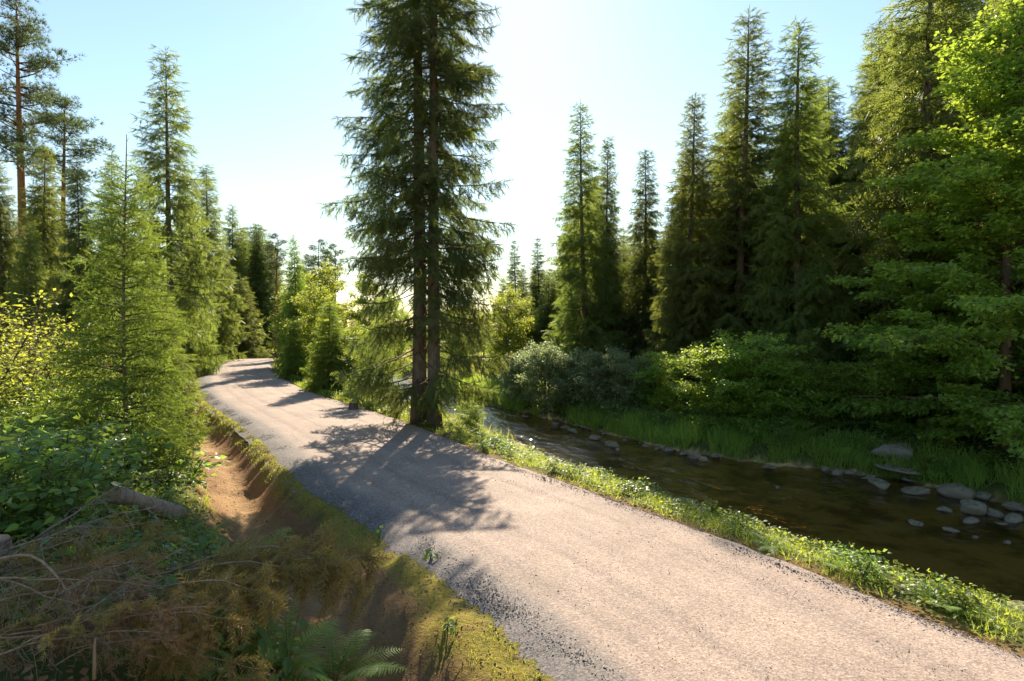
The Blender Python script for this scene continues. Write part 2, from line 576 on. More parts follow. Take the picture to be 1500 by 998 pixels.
def road_mat():
    m, N, L = new_mat("crushed_gravel")
    o = N.new("ShaderNodeOutputMaterial")
    tc = N.new("ShaderNodeTexCoord")
    co = tc.outputs['Object']
    vo = nd(N, L, "ShaderNodeTexVoronoi", {'Vector': co, 'Scale': 40.0, 'Randomness': 1.0})
    vo2 = nd(N, L, "ShaderNodeTexVoronoi", {'Vector': co, 'Scale': 75.0, 'Randomness': 1.0})
    bw = nd(N, L, "ShaderNodeSeparateColor", {0: vo.outputs['Color']})
    bw2 = nd(N, L, "ShaderNodeSeparateColor", {0: vo2.outputs['Color']})
    # lengthwise streaks from the grader and wheels
    cmb = nd(N, L, "ShaderNodeCombineXYZ", {0: attr(N, "along"), 1: attr(N, "across"), 2: 0.0})
    mp = nd(N, L, "ShaderNodeMapping", {0: cmb.outputs[0], 3: (0.22, 3.2, 1)})
    st = noise(N, L, 1.0, 5, 0.6, mp.outputs[0])
    big = noise(N, L, 0.8, 4, 0.6, co)
    fine = noise(N, L, 30.0, 5, 0.75, co)
    col = mixc(N, L, bw.outputs[0], (0.205, 0.146, 0.118), (0.455, 0.332, 0.266))
    col = mixc(N, L, 0.45, col, mixc(N, L, bw2.outputs[1], (0.11, 0.085, 0.070), (0.56, 0.43, 0.335)))
    sr = nd(N, L, "ShaderNodeMapRange", {0: st, 1: 0.40, 2: 0.64, 3: 0.0, 4: 1.0})
    coarse = mathn(N, L, 'MULTIPLY', sr.outputs[0], nd(N, L, "ShaderNodeMapRange", {0: fine, 1: 0.42, 2: 0.58}).outputs[0])
    col = mixc(N, L, mathn(N, L, 'MULTIPLY', coarse, 0.6), col, (0.17, 0.140, 0.125))
    br = nd(N, L, "ShaderNodeMapRange", {0: big, 1: 0.3, 2: 0.7, 3: 0.86, 4: 1.12})
    hs = nd(N, L, "ShaderNodeHueSaturation", {'Color': col, 'Value': br.outputs[0]})
    # bands of coarser, darker stone thrown out of the wheel tracks
    band = None
    for c_, w_ in ((1.08, 0.16), (-0.45, 0.14), (-1.15, 0.2)):
        dd = mathn(N, L, 'ABSOLUTE', mathn(N, L, 'SUBTRACT', mathn(N, L, 'MULTIPLY_ADD', st, 0.5, attr(N, "across")), c_ + 0.25))
        q = nd(N, L, "ShaderNodeMapRange", {0: dd, 1: 0.0, 2: w_, 3: 1.0, 4: 0.0}).outputs[0]
        band = q if band is None else mathn(N, L, 'MAXIMUM', band, q)
    band = mathn(N, L, 'MULTIPLY', band, nd(N, L, "ShaderNodeMapRange", {0: fine, 1: 0.40, 2: 0.60}).outputs[0])
    hs = nd(N, L, "ShaderNodeHueSaturation", {'Color': mixc(N, L, mathn(N, L, 'MULTIPLY', band, 0.75), hs.outputs[0], (0.16, 0.125, 0.105))})
    edge = attr(N, "shoulder")
    dk = mixc(N, L, bw.outputs[1], (0.085, 0.078, 0.076), (0.20, 0.180, 0.170))
    e2 = mathn(N, L, 'MULTIPLY', edge, nd(N, L, "ShaderNodeMapRange", {0: fine, 1: 0.30, 2: 0.5}).outputs[0])
    col = mixc(N, L, e2, hs.outputs[0], dk)
    h = mathn(N, L, 'MULTIPLY_ADD', vo.outputs['Distance'], 0.7, fine)
    h = mathn(N, L, 'MULTIPLY_ADD', st, 0.6, h)
    b = nd(N, L, "ShaderNodeBump", {'Strength': 0.5, 'Distance': 0.010, 'Height': h})
    p = nd(N, L, "ShaderNodeBsdfPrincipled", {'Base Color': col, 'Roughness': 0.85, 'Specular IOR Level': 0.2, 'Normal': b.outputs[0]})
    L.new(p.outputs[0], o.inputs[0])
    return m


def stone_mat(name, ca, cb, moss=None):
    m, N, L = new_mat(name)
    o = N.new("ShaderNodeOutputMaterial")
    tc = N.new("ShaderNodeTexCoord")
    co = tc.outputs['Object']
    n1 = noise(N, L, 4.0, 6, 0.65, co)
    n2 = noise(N, L, 30.0, 5, 0.7, co)
    col = mixc(N, L, n1, ca, cb)
    col = mixc(N, L, nd(N, L, "ShaderNodeMapRange", {0: n2, 1: 0.5, 2: 0.68}).outputs[0], col, tuple(c * 0.55 for c in ca))
    if moss:
        g = N.new("ShaderNodeNewGeometry")
        sx = nd(N, L, "ShaderNodeSeparateXYZ", {0: g.outputs['Normal']})
        f = mathn(N, L, 'MULTIPLY', nd(N, L, "ShaderNodeMapRange", {0: sx.outputs[2], 1: 0.75, 2: 0.95}).outputs[0],
                  nd(N, L, "ShaderNodeMapRange", {0: n1, 1: 0.45, 2: 0.6}).outputs[0])
        col = mixc(N, L, f, col, moss)
    b = nd(N, L, "ShaderNodeBump", {'Strength': 0.6, 'Distance': 0.03, 'Height': mathn(N, L, 'ADD', n1, n2)})
    p = nd(N, L, "ShaderNodeBsdfPrincipled", {'Base Color': col, 'Roughness': 0.85, 'Specular IOR Level': 0.2, 'Normal': b.outputs[0]})
    L.new(p.outputs[0], o.inputs[0])
    return m


def pebble_mat(name, ca, cb):
    m, N, L = new_mat(name)
    o = N.new("ShaderNodeOutputMaterial")
    col = mixc(N, L, attr(N, "var"), ca, cb)
    p = nd(N, L, "ShaderNodeBsdfPrincipled", {'Base Color': col, 'Roughness': 0.8, 'Specular IOR Level': 0.25})
    L.new(p.outputs[0], o.inputs[0])
    return m


def water_mat():
    m, N, L = new_mat("river_water")
    o = N.new("ShaderNodeOutputMaterial")
    cmb = nd(N, L, "ShaderNodeCombineXYZ", {0: attr(N, "along"), 1: attr(N, "across"), 2: 0.0})
    mp = nd(N, L, "ShaderNodeMapping", {0: cmb.outputs[0], 3: (1.0, 2.2, 1)})
    n1 = noise(N, L, 0.9, 5, 0.6, mp.outputs[0])
    n2 = noise(N, L, 2.6, 3, 0.5, mp.outputs[0])
    n3 = noise(N, L, 6.5, 2, 0.5, mp.outputs[0])
    rip = attr(N, "riffle")
    h = mathn(N, L, 'MULTIPLY_ADD', n2, 0.35, mathn(N, L, 'MULTIPLY', n1, 0.5))
    h = mathn(N, L, 'ADD', h, mathn(N, L, 'MULTIPLY', n3, mathn(N, L, 'MULTIPLY_ADD', rip, 0.16, 0.06)))
    hh = mathn(N, L, 'MULTIPLY', h, mathn(N, L, 'MULTIPLY_ADD', rip, 1.0, 0.55))
    b = nd(N, L, "ShaderNodeBump", {'Strength': 0.8, 'Distance': 0.12, 'Height': hh})
    tr = nd(N, L, "ShaderNodeBsdfTransparent", {0: (0.86, 0.74, 0.47, 1)})
    gl = nd(N, L, "ShaderNodeBsdfGlossy", {'Color': (1, 1, 1, 1), 'Roughness': 0.02, 'Normal': b.outputs[0]})
    fr = nd(N, L, "ShaderNodeFresnel", {'IOR': 1.33, 'Normal': b.outputs[0]})
    mx = nd(N, L, "ShaderNodeMixShader", {0: fr.outputs[0], 1: tr.outputs[0], 2: gl.outputs[0]})
    L.new(mx.outputs[0], o.inputs[0])
    return m


M['ground'] = ground_mat()
M['road'] = road_mat()
M['rock'] = stone_mat("river_stone", (0.30, 0.255, 0.195), (0.14, 0.115, 0.085), moss=(0.09, 0.095, 0.03))
M['boulder'] = stone_mat("mossy_granite", (0.27, 0.25, 0.225), (0.15, 0.14, 0.125), moss=(0.17, 0.125, 0.04))
M['pebble'] = pebble_mat("gravel_stone", (0.16, 0.142, 0.132), (0.42, 0.37, 0.335))
M['pebble_light'] = pebble_mat("loose_gravel_stone", (0.17, 0.135, 0.12), (0.46, 0.375, 0.325))
M['clod'] = pebble_mat("soil_clod", (0.13, 0.075, 0.035), (0.33, 0.21, 0.12))
M['water'] = water_mat()

# ------------------------------------------------------------------ object helpers


def obj(name, me, parent=None, loc=None, kind=None, label=None, cat=None, group=None):
    o = bpy.data.objects.new(name, me)
    COL.objects.link(o)
    if parent is not None:
        o.parent = parent
    if loc is not None:
        o.location = loc
    if kind:
        o["kind"] = kind
    if label:
        o["label"] = label
    if cat:
        o["category"] = cat
    if group:
        o["group"] = group
    return o


LAST = []       # the parts of the thing built last


def thing(name, label, cat, loc, rz=0.0, scale=1.0, group=None, parts=(), tilt=(0, 0)):
    """an Empty at the base of a thing with its parts: (part name, mesh[, rotation, location])"""
    e = obj(name, None, None, loc, None, label, cat, group)
    e.rotation_euler = (tilt[0], tilt[1], rz)
    e.scale = (scale,) * 3 if np.isscalar(scale) else scale
    e.empty_display_size = 0.2
    LAST.clear()
    for p in parts:
        c = obj(p[0], p[1], e)
        LAST.append(c)
        if len(p) > 2:
            c.location = p[2]
            c.rotation_euler = p[3]
            if len(p) > 4:
                c.scale = (p[4],) * 3
    return e


# ------------------------------------------------------------------ the setting: ground, road, river
def spread(lo, mid0, mid1, hi, step, grow):
    a = list(np.arange(mid0, mid1 + 1e-6, step))
    st = step
    v = mid1
    while v < hi:
        st *= grow
        v += st
        a.append(v)
    st = step
    v = mid0
    b = []
    while v > lo:
        st *= grow
        v -= st
        b.append(v)
    return np.array(b[::-1] + a)


gx = spread(-240, -12, 13, 240, 0.15, 1.06)
gy = spread(-30, 2, 26, 300, 0.15, 1.055)
GX, GY = np.meshgrid(gx, gy)
fl = field(GX.ravel(), GY.ravel())
nx, ny = len(gx), len(gy)
idx = np.arange(nx * ny).reshape(ny, nx)
quads = np.stack([idx[:-1, :-1], idx[:-1, 1:], idx[1:, 1:], idx[1:, :-1]], -1).reshape(-1, 4)


def sm(x, a, b):
    t = np.clip((x - a) / (b - a), 0, 1)
    return t * t * (3 - 2 * t)


dl, dr, dn, df = fl['dl'], fl['dr'], fl['dn'], fl['df']
wv = 0.30 * fbm(GX.ravel() * 1.5, GY.ravel() * 1.5, 40, 3)
soil = sm(dl, 0.45, 0.65) * (1 - sm(dl + wv, 1.9, 2.5)) * (1 - sm(GY.ravel(), 40, 60))
sand = sm(dl + wv * 0.6, 0.92, 1.12) * (1 - sm(dl + wv * 0.6, 1.35, 1.7)) * (1 - sm(GY.ravel(), 34, 50))
moss = sm(dl, 0.12, 0.28) * (1 - sm(dl + wv - 0.3 * sm(-GY.ravel(), -10, -6), 0.45, 0.70))
soil2 = sm(dr, -0.2, 0.0) * (1 - sm(dr, 0.25, 0.5))
bed = ((dn > -0.15) & (df < 0.08)).astype(float)
soil = np.maximum(soil, soil2 * 0.8)
gme = make_mesh("ground", np.stack([GX.ravel(), GY.ravel(), fl['z']], 1), quads, None, True,
                dict(soil=soil, sand=sand, moss=moss, bed=bed))
gme.materials.append(M['ground'])
obj("ground", gme, kind="structure")

# road sheet
RC = ROAD[ROAD[:, 1] > -13]
T2 = norm(np.gradient(RC[:, :2], axis=0))
NR = np.stack([T2[:, 1], -T2[:, 0]], 1)
cum = np.concatenate([[0], np.cumsum(np.linalg.norm(np.diff(RC[:, :2], axis=0), axis=1))])
su = np.arange(0, cum[-1], 0.15)
cx = np.stack([np.interp(su, cum, RC[:, i]) for i in range(4)], 1)
nr = norm(np.stack([np.interp(su, cum, NR[:, i]) for i in range(2)], 1))
lat = np.array([-1.22, -1.14, -1.07, -1.0, -0.94, -0.86, -0.75, -0.6, -0.4, -0.2, 0, 0.2, 0.4, 0.6, 0.75, 0.88, 0.95, 1.0, 1.06, 1.13])
zp = np.array([-0.16, -0.105, -0.06, -0.02, 0.0, 0.012, 0.02, 0.012, 0.02, 0.03, 0.03, 0.03, 0.02, 0.008, 0.018, 0.02, 0.03, 0.02, -0.03, -0.10])
wobL = 0.06 * vnoise(su * 0.9, su * 0, 61) + 0.03 * vnoise(su * 3.3, su * 0, 62)
wobR = 0.06 * vnoise(su * 0.8, su * 0, 63) + 0.03 * vnoise(su * 3.0, su * 0, 64)
LT = lat[None, :] * cx[:, 2:3]
LT = LT + np.where(lat < -0.9, 1, 0)[None] * wobL[:, None] + np.where(lat > 0.9, 1, 0)[None] * wobR[:, None]
RX = cx[:, 0:1] + nr[:, 0:1] * LT
RY = cx[:, 1:2] + nr[:, 1:2] * LT
RZ = cx[:, 3:4] + zp[None] + 0.008 * fbm(RX * 1.7, RY * 1.7, 70, 3)
ri = np.arange(RX.size).reshape(RX.shape)
rq = np.stack([ri[:-1, :-1], ri[:-1, 1:], ri[1:, 1:], ri[1:, :-1]], -1).reshape(-1, 4)
sh = np.broadcast_to(np.interp(lat, [-1.2, -1.0, -0.86, -0.72, 0.9, 1.0, 1.1], [1, 1, 0.75, 0, 0, 0.45, 0.6])[None], RX.shape)
rme = make_mesh("gravel_road", np.stack([RX.ravel(), RY.ravel(), RZ.ravel()], 1), rq, None, True,
                dict(along=np.broadcast_to(su[:, None], RX.shape).ravel(), across=LT.ravel(), shoulder=sh.ravel()))
rme.materials.append(M['road'])
obj("road", rme, kind="structure")

# river surface


def resample(P, n):
    c = np.concatenate([[0], np.cumsum(np.linalg.norm(np.diff(P[:, :2], axis=0), axis=1))])
    t = np.linspace(0, c[-1], n)
    return np.stack([np.interp(t, c, P[:, 0]), np.interp(t, c, P[:, 1])], 1)


n_w = 700
A = resample(NEAR[(NEAR[:, 1] > -8)], n_w)
B = resample(FAR[(FAR[:, 1] > -8)], n_w)
ab = norm(B - A)
A = A - ab * 0.7
B = B + ab * 0.7
tt = np.linspace(0, 1, 90)
WX = A[:, None, 0] * (1 - tt) + B[:, None, 0] * tt
WY = A[:, None, 1] * (1 - tt) + B[:, None, 1] * tt
wi = np.arange(WX.size).reshape(WX.shape)
wq = np.stack([wi[:-1, :-1], wi[:-1, 1:], wi[1:, 1:], wi[1:, :-1]], -1).reshape(-1, 4)
wd, ws, _ = poly_dist(WX.ravel(), WY.ravel(), NEAR)
rif = sm(WY.ravel() + 1.5 * vnoise(WX.ravel() * 0.5, WY.ravel() * 0.5, 31), 11.5, 15.0)
rif = rif * (0.55 + 0.45 * sm(fbm(ws * 0.35, wd * 0.8, 33, 3), -0.6, 0.6))
wz = WATER_Z + (0.006 + 0.030 * rif) * fbm(ws * 1.2, wd * 2.4, 34, 3) + 0.012 * vnoise(ws * 0.5, wd * 1.3, 36)
wme = make_mesh("river_water", np.stack([WX.ravel(), WY.ravel(), wz], 1), wq, None, True,
                dict(along=ws, across=wd, riffle=rif))
wme.materials.append(M['water'])
obj("river", wme, kind="structure")

# ------------------------------------------------------------------ conifers


def trunk_geo(g, H, r0, wob=0.05, sides=9, seed=0, flare=1.35, top=0.02):
    k = 16
    t = np.linspace(0, 1, k)
    r = np.random.default_rng(seed)
    ph = r.uniform(0, 6, 2)
    P = np.stack([wob * np.sin(t * 4 + ph[0]) - wob * math.sin(ph[0]), wob * np.sin(t * 3 + ph[1]) - wob * math.sin(ph[1]), t * H - 0.25 * (t == 0)], 1)
    R = r0 * (1 - t) ** 0.8 * (1 + (flare - 1) * np.exp(-t * H / 0.35)) + top * (1 - t) + 0.006
    g.add(*tube(P, R, sides))
    return P


def spruce(seed, H, R, cs=0.08, whorl=0.42, nb=5, bl_step=0.2, tw_step=0.22, tw_len=0.34, T=TW_LOW, droop=0.5,
           prof=0.8, hang=0.6, r0=None, bare=0.0, thin=1.0, low=0.55, leader=0.5, needle='needle', side=None, inner=0.25, top=0.02, skirt=0, vert=0.12, gap=None):
    r = np.random.default_rng(seed)
    gt, gb, gn = Geo(), Geo(), Geo()
    r0 = r0 or 0.0085 * H + 0.015
    P = trunk_geo(gt, H, r0, 0.02 * H ** 0.5, 9, seed, top=top)
    z = cs * H
    org, dirs, scl, var = [], [], [], []
    while z < H - leader * 0.5:
        u = (z - cs * H) / (H - cs * H)
        Rz = R * (1 - u) ** prof * min(1.0, low + u * 3.0) + 0.2
        ax = np.array([np.interp(z, P[:, 2], P[:, 0]), np.interp(z, P[:, 2], P[:, 1]), z])
        n = nb if u < 0.85 else max(3, nb - 1)
        a0 = r.uniform(0, 6.28)
        for b in range(n):
            if r.random() < bare * (1 - u) or (skirt and z < skirt and r.random() < 0.42):
                continue
            if gap and gap[0] < z < gap[1] and math.cos(a0 + b * 2 * math.pi / n - gap[2]) > 0.25 and r.random() < 0.5:
                continue
            az = a0 + b * 2 * math.pi / n + r.normal(0, 0.25)
            L = Rz * r.uniform(0.62, 1.12)
            if side is not None:
                L *= 1 + side[1] * math.cos(az - side[0])
            zz = z + r.uniform(-0.5, 0.5) * whorl
            o = np.array([ax[0], ax[1], zz])
            h = np.array([math.cos(az), math.sin(az), 0.0])
            s = np.array([-h[1], h[0], 0.0])
            a = -droop * (1 - u) ** 0.8 + 0.62 * u ** 2.6 + r.normal(0, 0.07)
            c = 0.30 * (1 - u) * droop / 0.5 - 0.12 * u
            t = np.linspace(0, 1, 7)
            swing = r.normal(0, 0.08)
            C = o + h * (L * t)[:, None] + s * (swing * L * t ** 2)[:, None] + np.array([0, 0, 1.]) * (L * (a * t + c * t ** 2.2))[:, None]
            rb = 0.006 + 0.010 * L
            gb.add(*tube(C[[0, 2, 4, 6]], rb * np.array([1, 0.75, 0.45, 0.12]), 3), var=0.3)
            t0 = 0.10 + inner * (1 - u) ** 0.7 * r.uniform(0.6, 1.3)
            m = max(2, int(L * (1 - t0) / bl_step))
            tq = np.linspace(t0, 0.99, m) + r.normal(0, 0.012, m)
            tq = np.clip(tq, 0.03, 1)
            cum = t
            Q = np.stack([np.interp(tq, cum, C[:, i]) for i in range(3)], 1)
            tang = norm(np.stack([np.interp(tq, cum, np.gradient(C[:, i])) for i in range(3)], 1))
            for sg in (-1, 1):
                l2 = (0.34 * L * (1 - tq) ** 0.8 + 0.16 + 0.10 * (1 - u)) * r.uniform(0.6, 1.25, m)
                l2 = np.minimum(l2, 0.85)
                ang = r.uniform(0.75, 1.15, m)
                d2 = tang * np.cos(ang)[:, None] + sg * s * np.sin(ang)[:, None]
                d2 = d2 + np.array([0, 0, 1.]) * r.normal(0, vert, m)[:, None]
                hg = hang * (1 - 0.75 * u) * r.uniform(0.5, 1.4, m)
                d2 = norm(d2 + np.array([0, 0, -1.]) * hg[:, None])
                kk = np.maximum(1, np.round(l2 / tw_step * thin)).astype(int)
                rep = np.repeat(np.arange(m), kk)
                fr = (np.concatenate([np.arange(k) for k in kk]) + r.uniform(0, 0.6, len(rep))) / np.repeat(kk, kk)
                pos = Q[rep] + d2[rep] * (l2[rep] * fr)[:, None]
                pos[:, 2] -= 0.25 * hg[rep] * l2[rep] * fr ** 2
                alt = np.where(r.random(len(rep)) < 0.5, 1, -1)
                lat_d = norm(np.cross(d2[rep], [0, 0, 1.]))
                dd = norm(d2[rep] + lat_d * (alt * r.uniform(0.1, 0.9, len(rep)))[:, None]
                          + np.array([0, 0, -1.]) * (hg[rep] * r.uniform(0.3, 1.3, len(rep)))[:, None] + r.normal(0, 0.12, (len(rep), 3)))
                org.append(pos)
                dirs.append(dd)
                scl.append(tw_len * (1 - 0.35 * u ** 1.5) * r.uniform(0.7, 1.25, len(rep)))
                var.append(np.clip(0.35 + 0.3 * r.normal(size=len(rep)) + 0.35 * fr * tq[rep] + 0.15 * r.normal(), 0, 1))
            # twigs on the branch axis itself
            org.append(Q)
            dirs.append(norm(tang + r.normal(0, 0.2, tang.shape)))
            scl.append(tw_len * (1 - 0.35 * u ** 1.5) * r.uniform(0.8, 1.2, m))
            var.append(np.clip(r.normal(0.5, 0.2, m), 0, 1))
        z += whorl * (1.0 - 0.45 * u) * r.uniform(0.85, 1.15)
    # leader
    k = 4
    org.append(np.stack([np.full(k, P[-1, 0]), np.full(k, P[-1, 1]), H - leader * np.linspace(0.1, 1.1, k)], 1))
    dirs.append(norm(np.array([[0, 0, 1.]] * k) + r.normal(0, 0.25, (k, 3))))
    scl.append(np.full(k, tw_len * 0.6))
    var.append(np.full(k, 0.6))
    org, dirs = np.vstack(org), np.vstack(dirs)
    scl, var = np.concatenate(scl), np.concatenate(var)
    V, Fc = scatter(T, org, dirs, scl, r.uniform(0, 6.28, len(org)))
    gn.add(V, Fc, np.repeat(var, len(T[0])))
    return dict(trunk=gt.mesh("spruce_trunk", M['bark'], True), branches=gb.mesh("spruce_branches", M['wood'], True),
                crown=gn.mesh("spruce_crown", M[needle]), H=H, n=len(org))


def recolour(sp, needle):
    q = dict(sp)
    q['mat'] = needle
    return q


def pine(seed, H, cs=0.55, R=2.2, r0=0.2):
    r = np.random.default_rng(seed)
    gt, gb, gn = Geo(), Geo(), Geo()
    P = trunk_geo(gt, H, r0, 0.12, 9, seed)
    org, dirs, scl, var = [], [], [], []
    z = cs * H
    while z < H - 0.2:
        u = (z - cs * H) / (H - cs * H)
        Rz = R * (0.55 + 0.6 * min(u * 3, 1)) * (1 - u) ** 0.55 + 0.25
        ax = np.array([np.interp(z, P[:, 2], P[:, 0]), np.interp(z, P[:, 2], P[:, 1]), z])
        for b in range(r.integers(2, 5)):
            az = r.uniform(0, 6.28)
            L = Rz * r.uniform(0.55, 1.15)
            h = np.array([math.cos(az), math.sin(az), 0.])
            s = np.array([-h[1], h[0], 0.])
            t = np.linspace(0, 1, 6)
            C = ax + h * (L * t)[:, None] + s * (r.normal(0, 0.15) * L * t ** 2)[:, None] + np.array([0, 0, 1.]) * (L * (r.uniform(-0.15, 0.35) * t + r.uniform(0, 0.3) * t ** 2))[:, None]
            gb.add(*tube(C[[0, 2, 3, 5]], (0.012 + 0.014 * L) * np.array([1, .7, .5, .15]), 4))
            m = max(3, int(L / 0.16))
            tq = r.uniform(0.35, 1.0, m)
            Q = np.stack([np.interp(tq, t, C[:, i]) for i in range(3)], 1)
            for sg in range(3):
                off = r.normal(0, 1, (m, 3)) * [0.22, 0.22, 0.09] + [0, 0, 0.06]
                k = 3
                base = np.repeat(Q + off, k, 0) + r.normal(0, 0.07, (m * k, 3))
                org.append(base)
                dirs.append(norm(np.repeat(off, k, 0) + r.normal(0, 0.12, (m * k, 3)) + [0, 0, 0.12]))
                scl.append(r.uniform(0.16, 0.26, m * k))
                var.append(np.clip(r.normal(0.45, 0.25, m * k), 0, 1))
        z += 0.36 * r.uniform(0.7, 1.2)
    for k in range(4):   # dead stubs below the crown
        zz = H * r.uniform(0.3, cs)
        az = r.uniform(0, 6.28)
        L = r.uniform(0.4, 1.5)
        ax = np.array([np.interp(zz, P[:, 2], P[:, 0]), np.interp(zz, P[:, 2], P[:, 1]), zz])
        h = np.array([math.cos(az), math.sin(az), -0.1])
        gb.add(*tube(np.array([ax, ax + h * L * .5, ax + h * L + [0, 0, .1]]), [0.025, 0.016, 0.005], 3))
    V, Fc = scatter(TUFT, np.vstack(org), np.vstack(dirs), np.concatenate(scl))
    gn.add(V, Fc, np.repeat(np.concatenate(var), len(TUFT[0])))
    return dict(trunk=gt.mesh("pine_trunk", M['bark_pine'], True), branches=gb.mesh("pine_branches", M['bark_pine'], True),
                crown=gn.mesh("pine_crown", M['needle_pine']), H=H, n=len(V) // len(TUFT[0]))


# ------------------------------------------------------------------ broadleaf trees and shrubs
def broadleaf(seed, H, R, r0, z0=0.12, n_limb=30, sub_step=0.25, leaves=40, leaf=0.075, mat='leaf', T=LEAF, elev=(0.9, 0.1),
              flat=0.35, jit=0.16, bark='bark_alder', stems=1, lean=0.0, shape=None, droop=0.15, wood_sides=5):
    r = np.random.default_rng(seed)
    gt, gb, gl = Geo(), Geo(), Geo()
    org, dirs, scl, var = [], [], [], []
    for st in range(stems):
        k = 12
        t = np.linspace(0, 1, k)
        az = st * 2.4 + r.uniform(0, 1)
        ln = lean * r.uniform(0.5, 1.2) * (stems > 1) + (lean * 0.3 if stems == 1 else 0)
        hs = H * r.uniform(0.75, 1.0) if stems > 1 else H
        w = 0.03 * H
        ph = r.uniform(0, 6, 2)
        P = np.stack([math.cos(az) * ln * hs * t ** 1.3 + w * (np.sin(t * 5 + ph[0]) - math.sin(ph[0])) * t,
                      math.sin(az) * ln * hs * t ** 1.3 + w * (np.sin(t * 4 + ph[1]) - math.sin(ph[1])) * t, hs * t - 0.2 * (t == 0)], 1)
        gt.add(*tube(P, r0 * (1 - t) ** 0.7 * (1 + 0.35 * np.exp(-t * hs / 0.3)) + 0.004, 8 if r0 > 0.05 else 5))
        for i in range(n_limb):
            u = (i + r.uniform(0, 1)) / n_limb
            tz = z0 + (1 - z0) * u * 0.98
            o = np.array([np.interp(tz, t, P[:, j]) for j in range(3)])
            a = i * 2.4 + r.normal(0, 0.35)
            prof = shape(u) if shape else (math.sin(math.pi * min(1, 0.18 + 0.82 * u)) ** 0.7)
            L = R * prof * r.uniform(0.65, 1.1) + 0.08 * H * 0.2
            el = elev[1] + (elev[0] - elev[1]) * u + r.normal(0, 0.12)
            h = np.array([math.cos(a) * math.cos(el), math.sin(a) * math.cos(el), math.sin(el)])
            s = np.array([-math.sin(a), math.cos(a), 0])
            q = np.linspace(0, 1, 6)
            C = o + h * (L * q)[:, None] + s * (r.normal(0, 0.12) * L * q ** 2)[:, None] - np.array([0, 0, 1.]) * (droop * L * q ** 2)[:, None]
            rl = min(r0 * 0.45, 0.008 + 0.012 * L)
            gb.add(*tube(C, rl * (1 - 0.85 * q), wood_sides))
            m = max(2, int(L / sub_step))
            tq = np.clip(np.linspace(0.12, 1.0, m) + r.normal(0, 0.03, m), 0.05, 1)
            Q = np.stack([np.interp(tq, q, C[:, j]) for j in range(3)], 1)
            tang = norm(np.stack([np.interp(tq, q, np.gradient(C[:, j])) for j in range(3)], 1))
            sg = np.where(np.arange(m) % 2 == 0, 1, -1)
            ang = r.uniform(0.5, 1.2, m)
            d2 = tang * np.cos(ang)[:, None] + s * (sg * np.sin(ang))[:, None] + np.array([0, 0, 1.]) * r.normal(0.05, flat, m)[:, None]
            d2 = norm(d2)
            l2 = (0.16 + 0.42 * L * (1 - tq) + 0.07 * L) * r.uniform(0.6, 1.2, m)
            for e in range(m):
                pts = np.array([Q[e], Q[e] + d2[e] * l2[e] * 0.5 + r.normal(0, .02, 3), Q[e] + d2[e] * l2[e]])
                gb.add(*tube(pts, rl * np.array([0.4, 0.25, 0.06]) + 0.0015, 3))
            nl = np.maximum(3, (leaves * l2 / 0.6).astype(int))
            rep = np.repeat(np.arange(m), nl)
            f = r.uniform(0.05, 1.05, len(rep)) ** 0.8
            pos = Q[rep] + d2[rep] * (l2[rep] * f)[:, None] + r.normal(0, 1, (len(rep), 3)) * [jit, jit, jit * flat * 1.4]
            dd = norm(d2[rep] * 0.6 + r.normal(0, 0.7, (len(rep), 3)) * [1, 1, 0.45] + [0, 0, -0.18])
            org.append(pos)
            dirs.append(dd)
            scl.append(leaf * r.uniform(0.6, 1.25, len(rep)))
            var.append(np.clip(0.5 + 0.18 * r.normal() + 0.25 * r.normal(size=len(rep)), 0, 1))
    org = np.vstack(org)
    V, Fc = scatter(T, org, np.vstack(dirs), np.concatenate(scl), r.normal(0, 0.6, len(org)))
    gl.add(V, Fc, np.repeat(np.concatenate(var), len(T[0])))
    return dict(trunk=gt.mesh("stem", M[bark], True), branches=gb.mesh("limbs", M[bark], True), crown=gl.mesh("foliage", M[mat]), H=H, n=len(org))


# ------------------------------------------------------------------ build the kinds once
HERO = spruce(11, 25.0, 3.0, cs=0.045, whorl=0.38, nb=6, bl_step=0.115, tw_step=0.18, tw_len=0.38, T=TW_MID, droop=0.45,
              prof=0.70, hang=0.85, r0=0.22, bare=0.2, low=0.62, thin=1.1, inner=0.38, skirt=5.0, gap=(7.4, 9.6, -0.4), needle='needle_cool')
HERO2 = spruce(12, 24.0, 2.6, cs=0.05, whorl=0.40, nb=5, bl_step=0.12, tw_step=0.19, tw_len=0.38, T=TW_MID, droop=0.45,
               prof=0.70, hang=0.85, r0=0.19, bare=0.22, low=0.62, thin=1.1, inner=0.38, skirt=5.0, gap=(7.2, 9.8, -2.5), needle='needle_cool')
SP_A = spruce(21, 16.0, 2.5, cs=0.05, whorl=0.38, nb=6, prof=0.9, droop=0.45, hang=0.8, tw_len=0.44, bl_step=0.125, tw_step=0.20, inner=0.22, bare=0.08)
SP_B = spruce(22, 16.0, 2.05, cs=0.06, whorl=0.34, nb=6, prof=0.9, droop=0.5, hang=1.2, tw_len=0.44, bl_step=0.115, tw_step=0.19, inner=0.22, bare=0.08)
SP_C = spruce(23, 16.0, 2.8, cs=0.04, whorl=0.40, nb=6, prof=0.78, droop=0.55, hang=1.3, tw_len=0.46, bl_step=0.135, tw_step=0.20, low=0.8, inner=0.22, bare=0.08)
SP_D = spruce(24, 16.0, 2.2, cs=0.24, whorl=0.36, nb=6, prof=0.85, droop=0.3, hang=0.9, tw_len=0.42, bl_step=0.125, tw_step=0.2, bare=0.25, inner=0.28)
SP_S = spruce(25, 5.0, 1.35, cs=0.03, whorl=0.2, nb=7, prof=0.95, droop=0.35, hang=0.5, tw_len=0.32, bl_step=0.10, tw_step=0.13, T=TW_LOW, low=0.9, needle='needle_bright')
